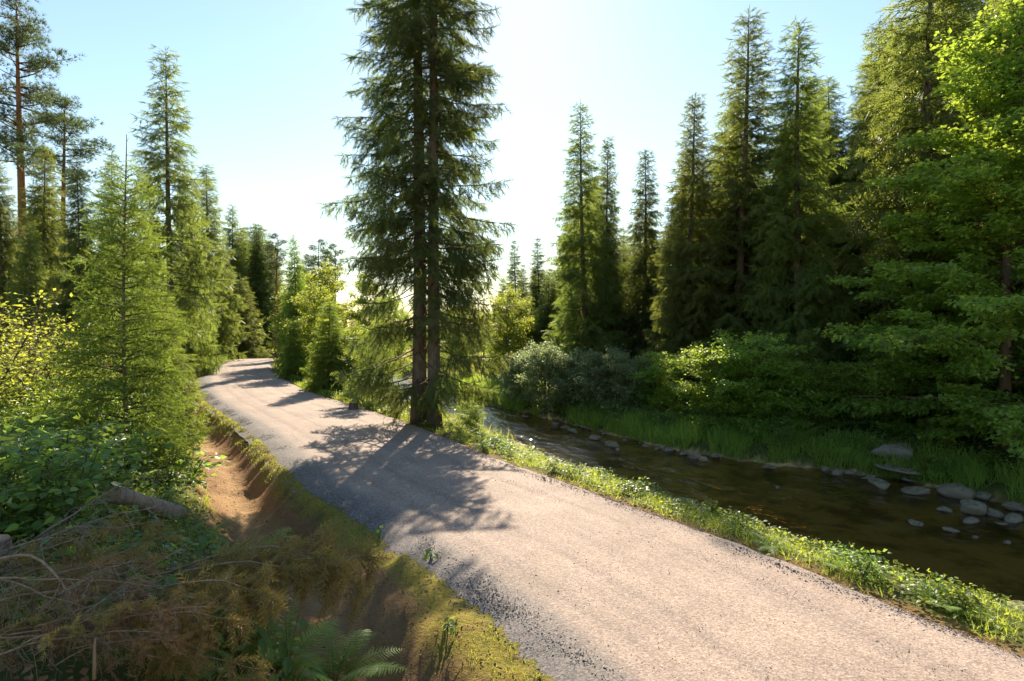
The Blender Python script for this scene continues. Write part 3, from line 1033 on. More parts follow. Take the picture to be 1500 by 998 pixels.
SP_Y = spruce(26, 5.0, 1.30, cs=0.02, whorl=0.17, nb=5, prof=1.1, droop=-0.22, hang=0.2, tw_len=0.20, bl_step=0.055, tw_step=0.075, T=TW_Y,
              low=0.85, needle='needle_bright', leader=1.1, r0=0.036, bare=0.05, top=0.002, vert=0.5)
PINE_A = pine(31, 16.0, 0.52, 2.1, 0.2)
PINE_B = pine(32, 16.0, 0.66, 1.7, 0.16)
ALDER = broadleaf(41, 12.0, 4.6, 0.17, z0=0.05, n_limb=62, sub_step=0.25, leaves=72, leaf=0.155, T=LEAF2, elev=(0.9, -0.02), flat=0.24, jit=0.18,
                  shape=lambda u: (1 - u) ** 0.6 * 0.85 + 0.18, droop=0.10)
BIRCH = broadleaf(42, 12.0, 2.6, 0.10, z0=0.2, n_limb=34, sub_step=0.34, leaves=90, leaf=0.18, mat='leaf_birch', T=LEAF2, elev=(1.0, 0.5), flat=0.5,
                  jit=0.2, droop=0.25)
BUSHY = broadleaf(43, 6.0, 2.2, 0.06, z0=0.08, n_limb=26, sub_step=0.28, leaves=90, leaf=0.13, mat='leaf_birch', T=LEAF2, elev=(1.0, 0.35), flat=0.5, jit=0.16, stems=1)
WILLOW = broadleaf(44, 3.6, 1.5, 0.035, z0=0.1, n_limb=14, sub_step=0.2, leaves=60, leaf=0.11, mat='leaf_willow', T=LEAF2, elev=(1.1, 0.4), flat=0.6,
                   jit=0.1, stems=4, lean=0.25)
ROWAN = broadleaf(45, 3.4, 1.7, 0.035, z0=0.08, n_limb=16, sub_step=0.2, leaves=60, leaf=0.11, mat='leaf', T=LEAF2, elev=(0.9, 0.15), flat=0.3,
                  jit=0.12, stems=3, lean=0.3)
SHRUB_A = broadleaf(46, 1.15, 0.50, 0.010, z0=0.12, n_limb=7, sub_step=0.15, leaves=11, leaf=0.105, mat='leaf_shrub', T=LEAF_LOBE, elev=(0.8, 0.15), flat=0.25,
                    jit=0.05, stems=6, lean=0.3, bark='stem', wood_sides=3)
SHRUB_B = broadleaf(47, 0.9, 0.42, 0.009, z0=0.1, n_limb=7, sub_step=0.14, leaves=14, leaf=0.08, mat='leaf_shrub', T=LEAF, elev=(0.8, 0.15), flat=0.3,
                    jit=0.05, stems=6, lean=0.35, bark='stem', wood_sides=3)
SHRUB_Y = broadleaf(48, 2.4, 1.1, 0.018, z0=0.12, n_limb=12, sub_step=0.18, leaves=15, leaf=0.075, mat='leaf_backlit', T=LEAF, elev=(0.9, 0.2), flat=0.4,
                    jit=0.08, stems=5, lean=0.45, bark='wood', wood_sides=3)
HERB_A = broadleaf(49, 0.42, 0.22, 0.006, z0=0.1, n_limb=6, sub_step=0.09, leaves=12, leaf=0.075, mat='leaf_shrub', T=LEAF, elev=(0.7, 0.2), flat=0.3,
                   jit=0.03, stems=4, lean=0.4, bark='stem', wood_sides=3)
HERB_B = broadleaf(50, 0.55, 0.14, 0.006, z0=0.1, n_limb=12, sub_step=0.08, leaves=10, leaf=0.085, mat='leaf_birch', T=LEAF, elev=(0.9, 0.3), flat=0.3,
                   jit=0.02, stems=4, lean=0.25, bark='stem', wood_sides=3)


def plant(kind, name, label, cat, loc, H, rz=None, group=None, wide=1.0, names=('trunk', 'branches', 'crown'), tilt=(0, 0)):
    s = H / kind['H']
    rz = rng.uniform(0, 6.28) if rz is None else rz
    e = thing(name, label, cat, loc, rz, (s * wide, s * wide, s), group,
              [(names[0], kind['trunk']), (names[1], kind['branches']), (names[2], kind['crown'])], tilt)
    LAST[1]["kind"] = "stuff"
    if kind.get('mat'):
        sl = LAST[2].material_slots[0]
        sl.link = 'OBJECT'
        sl.material = M[kind['mat']]
    return e


def tree_px(kind, name, label, cat, px, top, depth, group=None, wide=1.0, rz=None, tilt=(0, 0), names=('trunk', 'branches', 'crown')):
    x, y, z = at(px, depth)
    H = (HOR - top) * depth / F + CAMZ - z
    tilt = (rng.normal(0, 0.014), rng.normal(0, 0.014))
    return plant(kind, name, label, cat, (x, y, z), H, rz, group, wide, names, tilt)


# ------------------------------------------------------------------ trees
# the pair of tall spruces on the verge
for k, (kind, px, dep, lab) in enumerate(((HERO, 613, 19.3, "tall spruce on the road verge, the thicker trunk of the close pair"),
                                          (HERO2, 636, 18.7, "tall spruce on the road verge, the slimmer trunk of the close pair"))):
    x, y, z = at(px, dep)
    plant(kind, "spruce_tree", lab, "spruce tree", (x, y, z), kind['H'], 0.4 + 2.1 * k)

OL = lambda s: recolour(s, 'needle_olive')
BL = lambda s: recolour(s, 'needle_blue')
BR = lambda s: recolour(s, 'needle_bright')
SP_Aol, SP_Bol, SP_Col, SP_Abl, SP_Bbl, SP_Dol, SP_Cbr = OL(SP_A), OL(SP_B), OL(SP_C), BL(SP_A), BL(SP_B), OL(SP_D), BR(SP_C)
SP_Sdark = recolour(SP_S, 'needle')

NAMED = [
    (PINE_A, "pine_tree", "tall pine with orange upper trunk, its crown above the spruces", "pine tree", 37, -8, 27, 1.0),
    (SP_Col, "spruce_tree", "dense dark spruce in front of the orange-trunked pine", "spruce tree", 62, 215, 21, 1.0),
    (PINE_B, "pine_tree", "bushy pine leaning out beside the tallest pine", "pine tree", 98, 145, 24, 1.3),
    (SP_C, "spruce_tree", "dark spruce just behind the bare-topped young spruce", "spruce tree", 118, 232, 19, 0.8),
    (SP_Abl, "spruce_tree", "dark spire of a spruce behind the bare-topped young spruce", "spruce tree", 166, 222, 30, 1.0),
    (SP_D, "spruce_tree", "tall slender spruce with bare lower trunk on the left bank", "spruce tree", 253, 72, 23, 1.05),
    (SP_Bol, "spruce_tree", "olive spruce with hanging curtains of twigs beside the slender spruce", "spruce tree", 313, 245, 56, 1.35),
    (SP_Cbr, "spruce_tree", "green spruce beyond the road bend, next to the olive spruce", "spruce tree", 343, 300, 76, 0.95),
    (SP_Sdark, "spruce_tree", "small dark green spruce at the outer edge of the road bend", "spruce tree", 350, 405, 70, 1.2),
    (SP_S, "spruce_tree", "small cone-shaped spruce standing alone at the right road edge", "spruce tree", 481, 440, 29.5, 0.95),
    (SP_S, "spruce_tree", "low bright green spruce at the inner edge of the road bend", "spruce tree", 433, 470, 37, 1.0),
    (SP_Cbr, "spruce_tree", "pale mixed green spruce rising above the small cone-shaped one", "spruce tree", 436, 345, 44, 0.9),
    (BIRCH, "birch_tree", "leafy birch between the cone-shaped spruce and the tall spruce pair", "birch tree", 538, 398, 36, 1.0),
    (BIRCH, "birch_tree", "leafy birch half hidden behind the tall spruce pair", "birch tree", 575, 425, 33, 1.0),
    (BUSHY, "alder_tree", "low bushy alder on the river bank left of the tall spruce pair", "alder tree", 545, 470, 25, 1.0),
    (BUSHY, "alder_tree", "low bushy alder on the verge beside the cone-shaped spruce", "alder tree", 520, 478, 31, 1.0),
    (BUSHY, "alder_tree", "bright alder across the water seen right of the tall spruce pair", "alder tree", 742, 425, 36, 1.0),
    (SP_Abl, "spruce_tree", "small far spire of a spruce over the bright alder", "spruce tree", 757, 350, 55, 1.1),
    (SP_Abl, "spruce_tree", "far spruce spire next to the lone dark spruce across the river", "spruce tree", 791, 346, 46, 1.1),
    (SP_A, "spruce_tree", "lone broad dark spruce across the river, standing in front of the sky", "spruce tree", 860, 152, 30, 1.02),
    (SP_B, "spruce_tree", "slightly shorter spruce leaning against the lone dark spruce", "spruce tree", 888, 205, 32, 0.95),
    (SP_Bbl, "spruce_tree", "narrow dark spruce with a thin spire across the river", "spruce tree", 941, 222, 32, 1.12),
    (SP_Bol, "spruce_tree", "sunlit yellow-green spruce with hanging twigs across the river", "spruce tree", 1006, 140, 25.5, 1.15),
    (SP_A, "spruce_tree", "tall dark spruce with a pointed top, beside the yellow-green spruce", "spruce tree", 1079, 18, 25, 1.22),
    (SP_Bol, "spruce_tree", "tall slim spruce with feathery hanging twigs and a long spire", "spruce tree", 1172, 36, 22.5, 0.95),
    (SP_B, "spruce_tree", "shorter spruce close behind the slim feathery one", "spruce tree", 1215, 112, 25, 0.9),
    (SP_Dol, "spruce_tree", "very tall thin-crowned spruce above the alder, trunk showing through", "spruce tree", 1352, -170, 19.5, 1.25),
    (SP_Col, "spruce_tree", "tall spruce rising behind the upper right side of the alder", "spruce tree", 1480, -200, 20.5, 0.8),
    (SP_Col, "spruce_tree", "broad olive spruce filling the gap right of the slender spruce", "spruce tree", 275, 262, 40, 0.9),
    (SP_C, "spruce_tree", "broad dark spruce close behind the slender spruce's bare trunk", "spruce tree", 222, 318, 29, 0.9),
    (SP_Col, "spruce_tree", "broad spruce at the foot of the orange-trunked pine", "spruce tree", 8, 235, 19, 0.8),
    (SP_C, "spruce_tree", "dense spruce behind the backlit yellow shrubs", "spruce tree", 45, 330, 16, 1.0),
    (SP_S, "spruce_tree", "small bright spruce between the backlit yellow shrubs and the slender spruce", "spruce tree", 232, 420, 15, 1.0),
    (SP_C, "spruce_tree", "dark spruce behind the alder's left flank", "spruce tree", 1285, 40, 24, 0.75),
]
for kind, name, lab, cat, px, top, dep, wide in NAMED:
    tree_px(kind, name, lab, cat, px, top, dep, wide=wide * (1.3 if 1100 < px < 1300 else 1.0))

# young spruce with a bare leader at the left
x, y, z = at(186, 9.2)
plant(SP_Y, "spruce_tree", "young bright spruce with a long bare leader on the left bank", "spruce tree", (x, y, z), (HOR - 200) * 9.2 / F + CAMZ - z, 0.7, None, 0.80)

# alder hanging over the river at the right
x, y, z = at(1475, 15.6)
plant(ALDER, "alder_tree", "big leafy alder leaning over the stones on the far bank", "alder tree", (x, y, z), 11.0, 2.0, None, 1.0)
x, y, z = at(1400, 18.2)
plant(ALDER, "alder_tree", "smaller leafy alder standing in the shade behind the big alder", "alder tree", (x, y, z), 7.5, 0.5, None, 1.0)
x, y, z = at(1600, 17)
plant(ALDER, "alder_tree", "second alder whose leaves reach in behind the big alder", "alder tree", (x, y, z), 11.0, 4.0, None, 0.9)

# rows of trees behind, filling the forest walls
SKYL = ([0, 40, 60, 100, 150, 200, 235, 253, 300, 330, 352, 372, 400, 415, 440, 470, 495, 520, 560, 640, 720, 760, 800, 860, 905, 945, 975, 1003, 1050, 1080,
         1130, 1172, 1215, 1245, 1270, 1300, 1500],
        [200, 200, 215, 200, 250, 330, 330, 330, 260, 300, 330, 325, 335, 390, 370, 365, 370, 420, 425, 440, 430, 400, 385, 250, 330, 290, 330, 220, 200, 120,
         230, 120, 150, 220, 120, 10, -60])
kinds = [SP_A, SP_B, SP_C, SP_Abl, SP_Bbl, SP_Aol]


def fill(n, px0, px1, d0, d1, dy, label, group, seed, kset, cat="spruce tree", name="spruce_tree"):
    r = np.random.default_rng(seed)
    for i in range(n):
        px = px0 + (px1 - px0) * (i + r.uniform(0.1, 0.9)) / n
        dep = r.uniform(d0, d1)
        xx = (px - 750) / F * dep
        f1 = field(np.array([xx]), np.array([dep]))
        if f1['dn'][0] > -0.6 and f1['df'][0] < 1.0:
            continue
        if f1['dl'][0] < 1.8 and f1['dr'][0] < 0.8:
            continue
        top = np.interp(px, *SKYL) + r.uniform(*dy)
        top = max(top, HOR - (21.0 + f1['z'][0] - CAMZ) * F / dep)
        tree_px(kset[int(r.integers(len(kset)))], name, label, cat, px, min(top, 455), dep, group, r.uniform(0.95, 1.4))


fill(26, 975, 1560, 25.5, 31, (-25, 70), "spruce in the dense stand behind the far river bank", "spruces in the stand behind the far bank", 101, kinds)
fill(24, 950, 1580, 33, 42, (0, 90), "spruce in the dense stand behind the far river bank", "spruces in the stand behind the far bank", 102, kinds)
fill(8, 735, 870, 40, 56, (-20, 30), "spruce in the gap between the taller trees across the river", "spruces behind the gap across the river", 113, kinds)
fill(16, 800, 985, 36, 48, (5, 70), "spruce in the gap between the taller trees across the river", "spruces behind the gap across the river", 103, kinds)
fill(11, -60, 350, 30, 48, (50, 150), "spruce in the wood behind the left bank", "spruces in the wood behind the left bank", 104, [SP_A, SP_B, SP_C, SP_Cbr, SP_Abl])
fill(6, -150, 90, 22, 30, (40, 140), "spruce in the wood behind the left bank", "spruces in the wood behind the left bank", 105, [SP_A, SP_C, SP_Aol])
fill(10, 350, 408, 78, 94, (0, 22), "dark spruce in the clump beyond the end of the road", "spruces beyond the end of the road", 106, [SP_Abl, SP_Bbl, SP_D, SP_A])
fill(9, 410, 520, 60, 85, (10, 60), "spruce in the far wood behind the road bend", "spruces behind the road bend", 107, [SP_A, SP_B, SP_Cbr])
fill(12, 500, 800, 62, 95, (0, 40), "far spruce beyond the river bend", "far spruces beyond the river bend", 108, [SP_A, SP_B, SP_Cbr, SP_Aol])
fill(70, -100, 1200, 100, 150, (20, 90), "distant spruce at the edge of the far forest", "distant spruces of the far forest", 109, [SP_A, SP_B, SP_C])
fill(22, 425, 800, 38, 60, (10, 70), "birch beside the upper reach of the river", "birches beside the upper river", 110, [BIRCH, BUSHY], "birch tree", "birch_tree")
for px, top, dep, lab in ((403, 340, 60, "far pine with a bare reddish trunk in front of the dark clump"),
                          (470, 350, 58, "far pine with a tufted crown over the birches"),
                          (490, 356, 62, "far thin pine beside the tufted one"),
                          (455, 372, 66, "far pine low between the mixed green spruce and the tufted pine")):
    tree_px(PINE_B, "pine_tree", lab, "pine tree", px, top, dep, wide=1.1)

# ------------------------------------------------------------------ bushes
BN = ('stems', 'branches', 'foliage')
for px, dep, H, kind, lab in (
        (765, 28.5, 3.0, WILLOW, "grey-green willow bush under the bright alder across the river"),
        (800, 26.5, 3.5, WILLOW, "tall grey-green willow bush left of the lone dark spruce"),
        (838, 25.5, 3.0, WILLOW, "grey-green willow bush at the foot of the lone dark spruce"),
        (885, 24.0, 3.0, WILLOW, "silvery willow bush in front of the narrow dark spruce"),
        (925, 23.0, 2.8, WILLOW, "sunlit silvery willow bush above the tall bank grass"),
        (968, 22.2, 2.5, ROWAN, "leafy bush at the foot of the yellow-green spruce"),
        (1050, 19.6, 2.9, ROWAN, "round green bush above the far waterline stones"),
        (1105, 18.8, 3.3, ROWAN, "big spreading green bush with layered leaves on the far bank"),
        (1160, 18.4, 2.4, ROWAN, "dark green bush between the spreading bush and the ferns"),
        (1225, 18.6, 2.2, ROWAN, "dark bush in the shade behind the ferns"),
        (1290, 17.8, 2.0, ROWAN, "low dark bush behind the mossy boulder"),
        (1390, 17.0, 2.0, ROWAN, "low bush under the big alder's crown"),
        (1360, 18.5, 3.4, ROWAN, "tall shaded bush behind the low bush under the alder"),
        (690, 21.0, 1.2, ROWAN, "small green bush below the tall spruce pair, at the water"),
):
    x, y, z = at(px, dep)
    plant(kind, "bush", lab, "bush", (x, y, z - 0.05), H, None, None, 1.0, BN)
x, y, z = at(1180, 18.6)
plant(recolour(SP_S, 'needle_olive'), "spruce_tree", "small pale drooping spruce at the front of the far bank", "spruce tree", (x, y, z), 3.3, None, None, 0.7)

# left undergrowth
for i, (px, py, H, kind) in enumerate(((28, 640, 2.3, SHRUB_Y), (-30, 650, 2.5, SHRUB_Y), (85, 610, 2.0, SHRUB_Y), (130, 590, 1.8, SHRUB_Y), (15, 600, 2.4, SHRUB_Y))):
    p = on_ground(px, py)
    plant(kind, "shrub", "thin-branched shrub with backlit yellow in its leaf colour, beside the young bare-topped spruce", "shrub", p, H, None, "backlit yellow shrubs by the young spruce", 1.0, BN)
ru = np.random.default_rng(5)
under = []
while len(under) < 64:
    px = ru.uniform(-40, 330)
    py = ru.uniform(600, 800)
    p = on_ground(px, py)
    f1 = field(np.array([p[0]]), np.array([p[1]]))
    if f1['dl'][0] < 2.5 or p[1] < 4.6:
        continue
    if abs(px - 215) < 95 and 735 < py < 801:
        continue
    if any((p[0] - q[0]) ** 2 + (p[1] - q[1]) ** 2 < 0.32 ** 2 for q in under):
        continue
    under.append(p)
    plant(SHRUB_A if ru.random() < 0.55 else SHRUB_B, "shrub", "leafy raspberry-like shrub in the green thicket left of the ditch", "shrub", p,
          ru.uniform(0.55, 1.0), None, "shrubs of the thicket by the ditch", ru.uniform(0.9, 1.3), BN)

# ------------------------------------------------------------------ ferns


def frond_mesh(seed, n=24, curve=0.9, w=0.17):
    """one arching frond of length 1 along +x, with toothed pinnae in pairs"""
    r = np.random.default_rng(seed)
    g = Geo()
    t = np.linspace(0, 1, 12)
    ang = 0.95 - curve * 1.25 * t
    dx = np.cos(ang) / 11
    dz = np.sin(ang) / 11
    X = np.concatenate([[0], np.cumsum(dx[:-1])])
    Z = np.concatenate([[0], np.cumsum(dz[:-1])])
    C = np.stack([X, np.zeros(12), Z], 1)
    g.add(*tube(C, 0.007 * (1 - t) + 0.0015, 3), var=0.7)
    pin_v, pin_f = [[0, 0, 0], [1, 0, -0.06]], []
    k = 7
    for i in range(k):
        a, b = i / k, (i + 1) / k
        wd = 0.16 * (1 - a * 0.85)
        for sg in (-1, 1):
            bb = len(pin_v)
            pin_v += [[a, 0, 0], [b + 0.01, 0, 0], [a + 0.55 / k + 0.05, sg * wd, 0.02]]
            pin_f.append((bb, bb + 1, bb + 2) if sg > 0 else (bb + 1, bb, bb + 2))
    PT = (np.array(pin_v, float), np.array(pin_f))
    tq = np.linspace(0.16, 0.985, n)
    Q = np.stack([np.interp(tq, t, C[:, i]) for i in range(3)], 1)
    tang = norm(np.stack([np.interp(tq, t, np.gradient(C[:, i])) for i in range(3)], 1))
    for sg in (-1, 1):
        ln = w * np.sin(np.pi * np.clip(0.22 + 0.78 * tq, 0, 1)) ** 0.75 * 1.15 * r.uniform(0.9, 1.08, n) + 0.008
        d = norm(tang * 0.45 + np.array([0, sg * 1.0, 0]) + np.array([0, 0, -0.12]) + r.normal(0, 0.06, (n, 3)))
        V, Fc = scatter(PT, Q, d, ln)
        g.add(V, Fc, np.repeat(np.clip(r.normal(0.5, 0.2, n), 0, 1), len(PT[0])))
    return g.mesh("frond", M['fern'])


FRONDS = [frond_mesh(1), frond_mesh(2, 22, 1.15, 0.19), frond_mesh(3, 26, 0.7, 0.15)]


def fern(label, loc, size, n, group=None, seed=0, up=0.0):
    r = np.random.default_rng(seed)
    e = obj("fern", None, None, loc, None, label, "fern", group)
    a0 = r.uniform(0, 6.28)
    for i in range(n):
        c = obj("frond", FRONDS[int(r.integers(3))], e)
        c.rotation_euler = (r.normal(0, 0.12), r.uniform(-0.15, 0.35) - up, a0 + i * 6.283 / n + r.normal(0, 0.2))
        c.scale = (size * r.uniform(0.75, 1.1),) * 3
    return e


fern("bright green fern in sunlight beside the dying spruce branches", on_ground(488, 1012), 0.85, 13, seed=3)
fern("shaded fern at the edge of the ditch, behind the dying spruce branch", on_ground(385, 815), 0.75, 8, seed=4)
fern("shaded fern in the thicket below the fallen grey log", on_ground(300, 800), 0.6, 7, seed=5)
for i, (px, py) in enumerate(((1190, 655), (1215, 668), (1238, 662), (1170, 650))):
    x, y, z = on_ground(px, py)
    fern("fern in the row growing left of the mossy boulder", (x, y, z), 0.85, 9, "ferns left of the mossy boulder", 10 + i)
for i, (px, py) in enumerate(((1372, 698), (1385, 690))):
    x, y, z = on_ground(px, py)
    fern("fern growing right of the mossy boulder", (x, y, z), 0.75, 9, "ferns right of the mossy boulder", 20 + i)
x, y, z = on_ground(1458, 700)
fern("pale yellow fern under the big alder's trunk", (x, y, z), 0.7, 8, seed=30)
for i, (px, py) in enumerate(((1228, 838), (1400, 905), (1130, 806))):
    x, y, z = on_ground(px, py)
    fern("small fern on the grassy verge between gravel road and river", (x, y, z), 0.42, 7, "ferns on the river verge", 40 + i)

# ------------------------------------------------------------------ rocks


def rock_mesh(seed, mat, sub=3, amp=0.28, flat=0.5):
    import bmesh
    bm = bmesh.new()
    bmesh.ops.create_icosphere(bm, subdivisions=sub, radius=1.0)
    r = np.random.default_rng(seed)
    V = np.array([v.co[:] for v in bm.verts])
    D = V.copy()
    for k in range(14):      # chop with planes for angular faces
        n = norm(r.normal(size=(1, 3)))[0]
        h = r.uniform(0.42, 0.85)
        q = D @ n - h
        D = D - np.clip(q, 0, None)[:, None] * n * 0.9
    for o, a in ((1.7, 0.5), (3.7, 0.25), (8, 0.1)):
        ph = r.uniform(0, 6, 3)
        D = D * (1 + amp * a * (np.sin(D[:, :1] * o + ph[0]) * np.cos(D[:, 1:2] * o + ph[1]) + 0.5 * np.sin(D[:, 2:] * o * 1.3 + ph[2])))
    D[:, 2] *= flat
    for v, p in zip(bm.verts, D):
        v.co = p
    me = bpy.data.meshes.new("rock")
    bm.to_mesh(me)
    bm.free()
    me.polygons.foreach_set("use_smooth", np.full(len(me.polygons), True))
    me.materials.append(M[mat])
    return me


ROCKS = [rock_mesh(s, 'rock', 3, 0.35, 0.42 + 0.07 * (s % 4)) for s in range(10)]
BOULD = rock_mesh(77, 'boulder', 4, 0.3, 0.55)


def rock_at(px, py, wpx, label, group, i, zoff=0.0, me=None, flat=1.0, rz=None):
    dep = (CAMZ - WATER_Z) * F / (py - HOR)
    x = (px - 750) / F * dep
    g = max(gz(x, dep), WATER_Z)
    r = wpx / F * dep * 0.5
    o = obj("rock", me or ROCKS[int(rng.integers(10))], None, (x, dep, g + zoff * r), None, label, "rock", group)
    r *= 1.2
    o.scale = (r, r * rng.uniform(0.6, 1.0), r * flat * rng.uniform(0.8, 1.2))
    o.rotation_euler = (rng.normal(0, 0.12), rng.normal(0, 0.12), rng.uniform(-0.9, 0.9) if rz is None else rz)
    return o


b = rock_at(1312, 694, 78, "big mossy flat-topped boulder on the far bank beside the ferns", None, 0, 0.45, BOULD, 0.95, 0.1)
b.rotation_euler = (0.05, -0.06, 0.25)
b.scale = (0.78, 0.6, 0.62)
rock_at(1325, 700, 60, "flat grey slab lying below the mossy boulder", None, 1, 0.05, None, 0.55)
for i, (px, py, w_) in enumerate(((1016, 672, 22), (1003, 668, 16), (1049, 672, 18), (1032, 675, 14), (978, 662, 16), (963, 660, 12), (946, 657, 12))):
    rock_at(px, py, w_, "pale stone in the row along the far waterline below the grass", "stones along the far waterline", i, 0.25)
for i, (px, py, w_) in enumerate(((1127, 687, 18), (1210, 692, 20), (1228, 697, 16), (1244, 695, 18), (1262, 699, 20), (1275, 702, 18), (1290, 714, 32))):
    rock_at(px, py, w_, "stone at the water's edge below the fern row", "stones below the fern row", i + 2, 0.2)
for i, (px, py, w_) in enumerate(((1345, 722, 34), (1395, 727, 52), (1441, 732, 30), (1426, 752, 46), (1427, 766, 28), (1388, 750, 20), (1457, 754, 30),
                                  (1488, 748, 28), (1490, 764, 36), (1470, 770, 16))):
    rock_at(px, py, w_, "flat stone in the cluster under the overhanging alder", "stones under the overhanging alder", i, 0.1)
for i, (px, py, w_) in enumerate(((1345, 768, 19), (1395, 779, 22), (1432, 790, 12), (1288, 731, 10), (1140, 716, 12), (1480, 797, 14))):
    rock_at(px, py, w_, "lone stone breaking the surface in midstream", "lone stones in midstream", i + 1, 0.05, None, 0.7)
for i, (px, py, w_) in enumerate(((826, 628, 16), (838, 634, 14), (812, 622, 12), (872, 645, 18), (898, 655, 20), (905, 662, 12), (770, 612, 12))):
    rock_at(px, py, w_, "stone among the ripples upstream", "stones among the ripples upstream", i, 0.15)
rk = np.random.default_rng(33)
for i in range(46):
    y_ = rk.uniform(11.5, 28)
    x_ = np.interp(y_, FAR[:, 1], FAR[:, 0]) + rk.normal(-0.05, 0.18)
    o = obj("rock", ROCKS[int(rk.integers(10))], None, (x_, y_, WATER_Z + 0.02), None, "small stone wedged in the grassy far waterline", "rock", "small stones of the far waterline")
    q = rk.lognormal(-2.35, 0.4)
    o.scale = (q, q * rk.uniform(0.6, 1), q * rk.uniform(0.7, 1.1))
    o.rotation_euler = (rk.normal(0, 0.2), rk.normal(0, 0.2), rk.uniform(0, 6.28))
rock_at(1488, 908, 60, "large grey rock at the near waterline by the road verge", None, 3, 0.35, None, 1.1)
rock_at(1003, 742, 26, "pale upright stone among herbs at the near waterline", None, 4, 0.4, None, 1.6)
rock_at(1032, 757, 24, "mossy stone in the shallows by the near waterline", None, 5, 0.1)
rock_at(1310, 862, 34, "flat brown rock at the foot of the verge by the water", None, 2, 0.15, None, 0.7)

# ------------------------------------------------------------------ logs, stumps and brush in the left foreground


def log_thing(name, label, cat, p, q, r0, mat='wood_grey', seed=0):
    p, q = np.array(p, float), np.array(q, float)
    g = Geo()
    t = np.linspace(0, 1, 9)
    r = np.random.default_rng(seed)
    P = (q - p) * t[:, None] + r.normal(0, r0 * 0.06, (9, 3))
    g.add(*tube(P, r0 * (1 + 0.08 * np.sin(t * 9 + seed)), 12))
    e = obj(name, None, None, p, None, label, cat)
    obj("bark", g.mesh(name, M[mat], True), e)
    ax = norm((q - p)[None])[0]
    for s_, base in ((-1, P[0]), (1, P[-1])):
        ge = Geo()
        ge.add(*tube(np.array([base - ax * 0.004, base + ax * s_ * 0.012]), [r0 * 0.93, r0 * 0.9], 12))
        obj("cut_end", ge.mesh("cut_end", M['wood_tan'], False), e)
    return e


a = on_ground(165, 768)
b = on_ground(262, 782)
log_thing("fallen_log", "short grey fallen log lying in the green thicket", "log", (a[0], a[1], a[2] + 0.30), (b[0], b[1], b[2] + 0.22), 0.095, seed=2)
log_thing("fallen_log", "dark thin log lying under the dead brush", "log", (-3.9, 3.7, 1.35), (-1.7, 4.1, 1.05), 0.035, 'wood', 4)


def stump(label, loc, r0, h, seed):
    g = Geo()
    t = np.linspace(0, 1, 6)
    P = np.stack([0.02 * t, 0 * t, t * h - 0.1 * (t == 0)], 1)
    g.add(*tube(P, r0 * (1 + 0.5 * np.exp(-t * h / 0.12)), 14))
    e = obj("tree_stump", None, None, loc, None, label, "tree stump")
    obj("bark", g.mesh("stump", M['bark'], True), e)
    g2 = Geo()
    g2.add(*tube(np.array([[0.02, 0, h - 0.003], [0.02, 0, h + 0.012]]), [r0 * 0.93, r0 * 0.9], 14))
    obj("cut_top", g2.mesh("stump_top", M['wood_tan'], False), e)


p = on_ground(517, 603)
stump("small weathered stump at the road edge left of the spruce pair", p, 0.16, 0.32, 1)
stump("dark broken stump beside the dead brush on the left bank", (-3.75, 4.15, gz(-3.75, 4.15) - 0.05), 0.10, 0.45, 2)


def walk(r, p, d, L, k, wig, sag):
    """a crooked twig: k points from p, starting along d"""
    P = [np.array(p, float)]
    d = np.array(d, float)
    for i in range(k - 1):
        d = d + r.normal(0, wig, 3) + np.array([0, 0, -sag])
        d /= np.linalg.norm(d)
        P.append(P[-1] + d * L / (k - 1))
    return np.array(P)


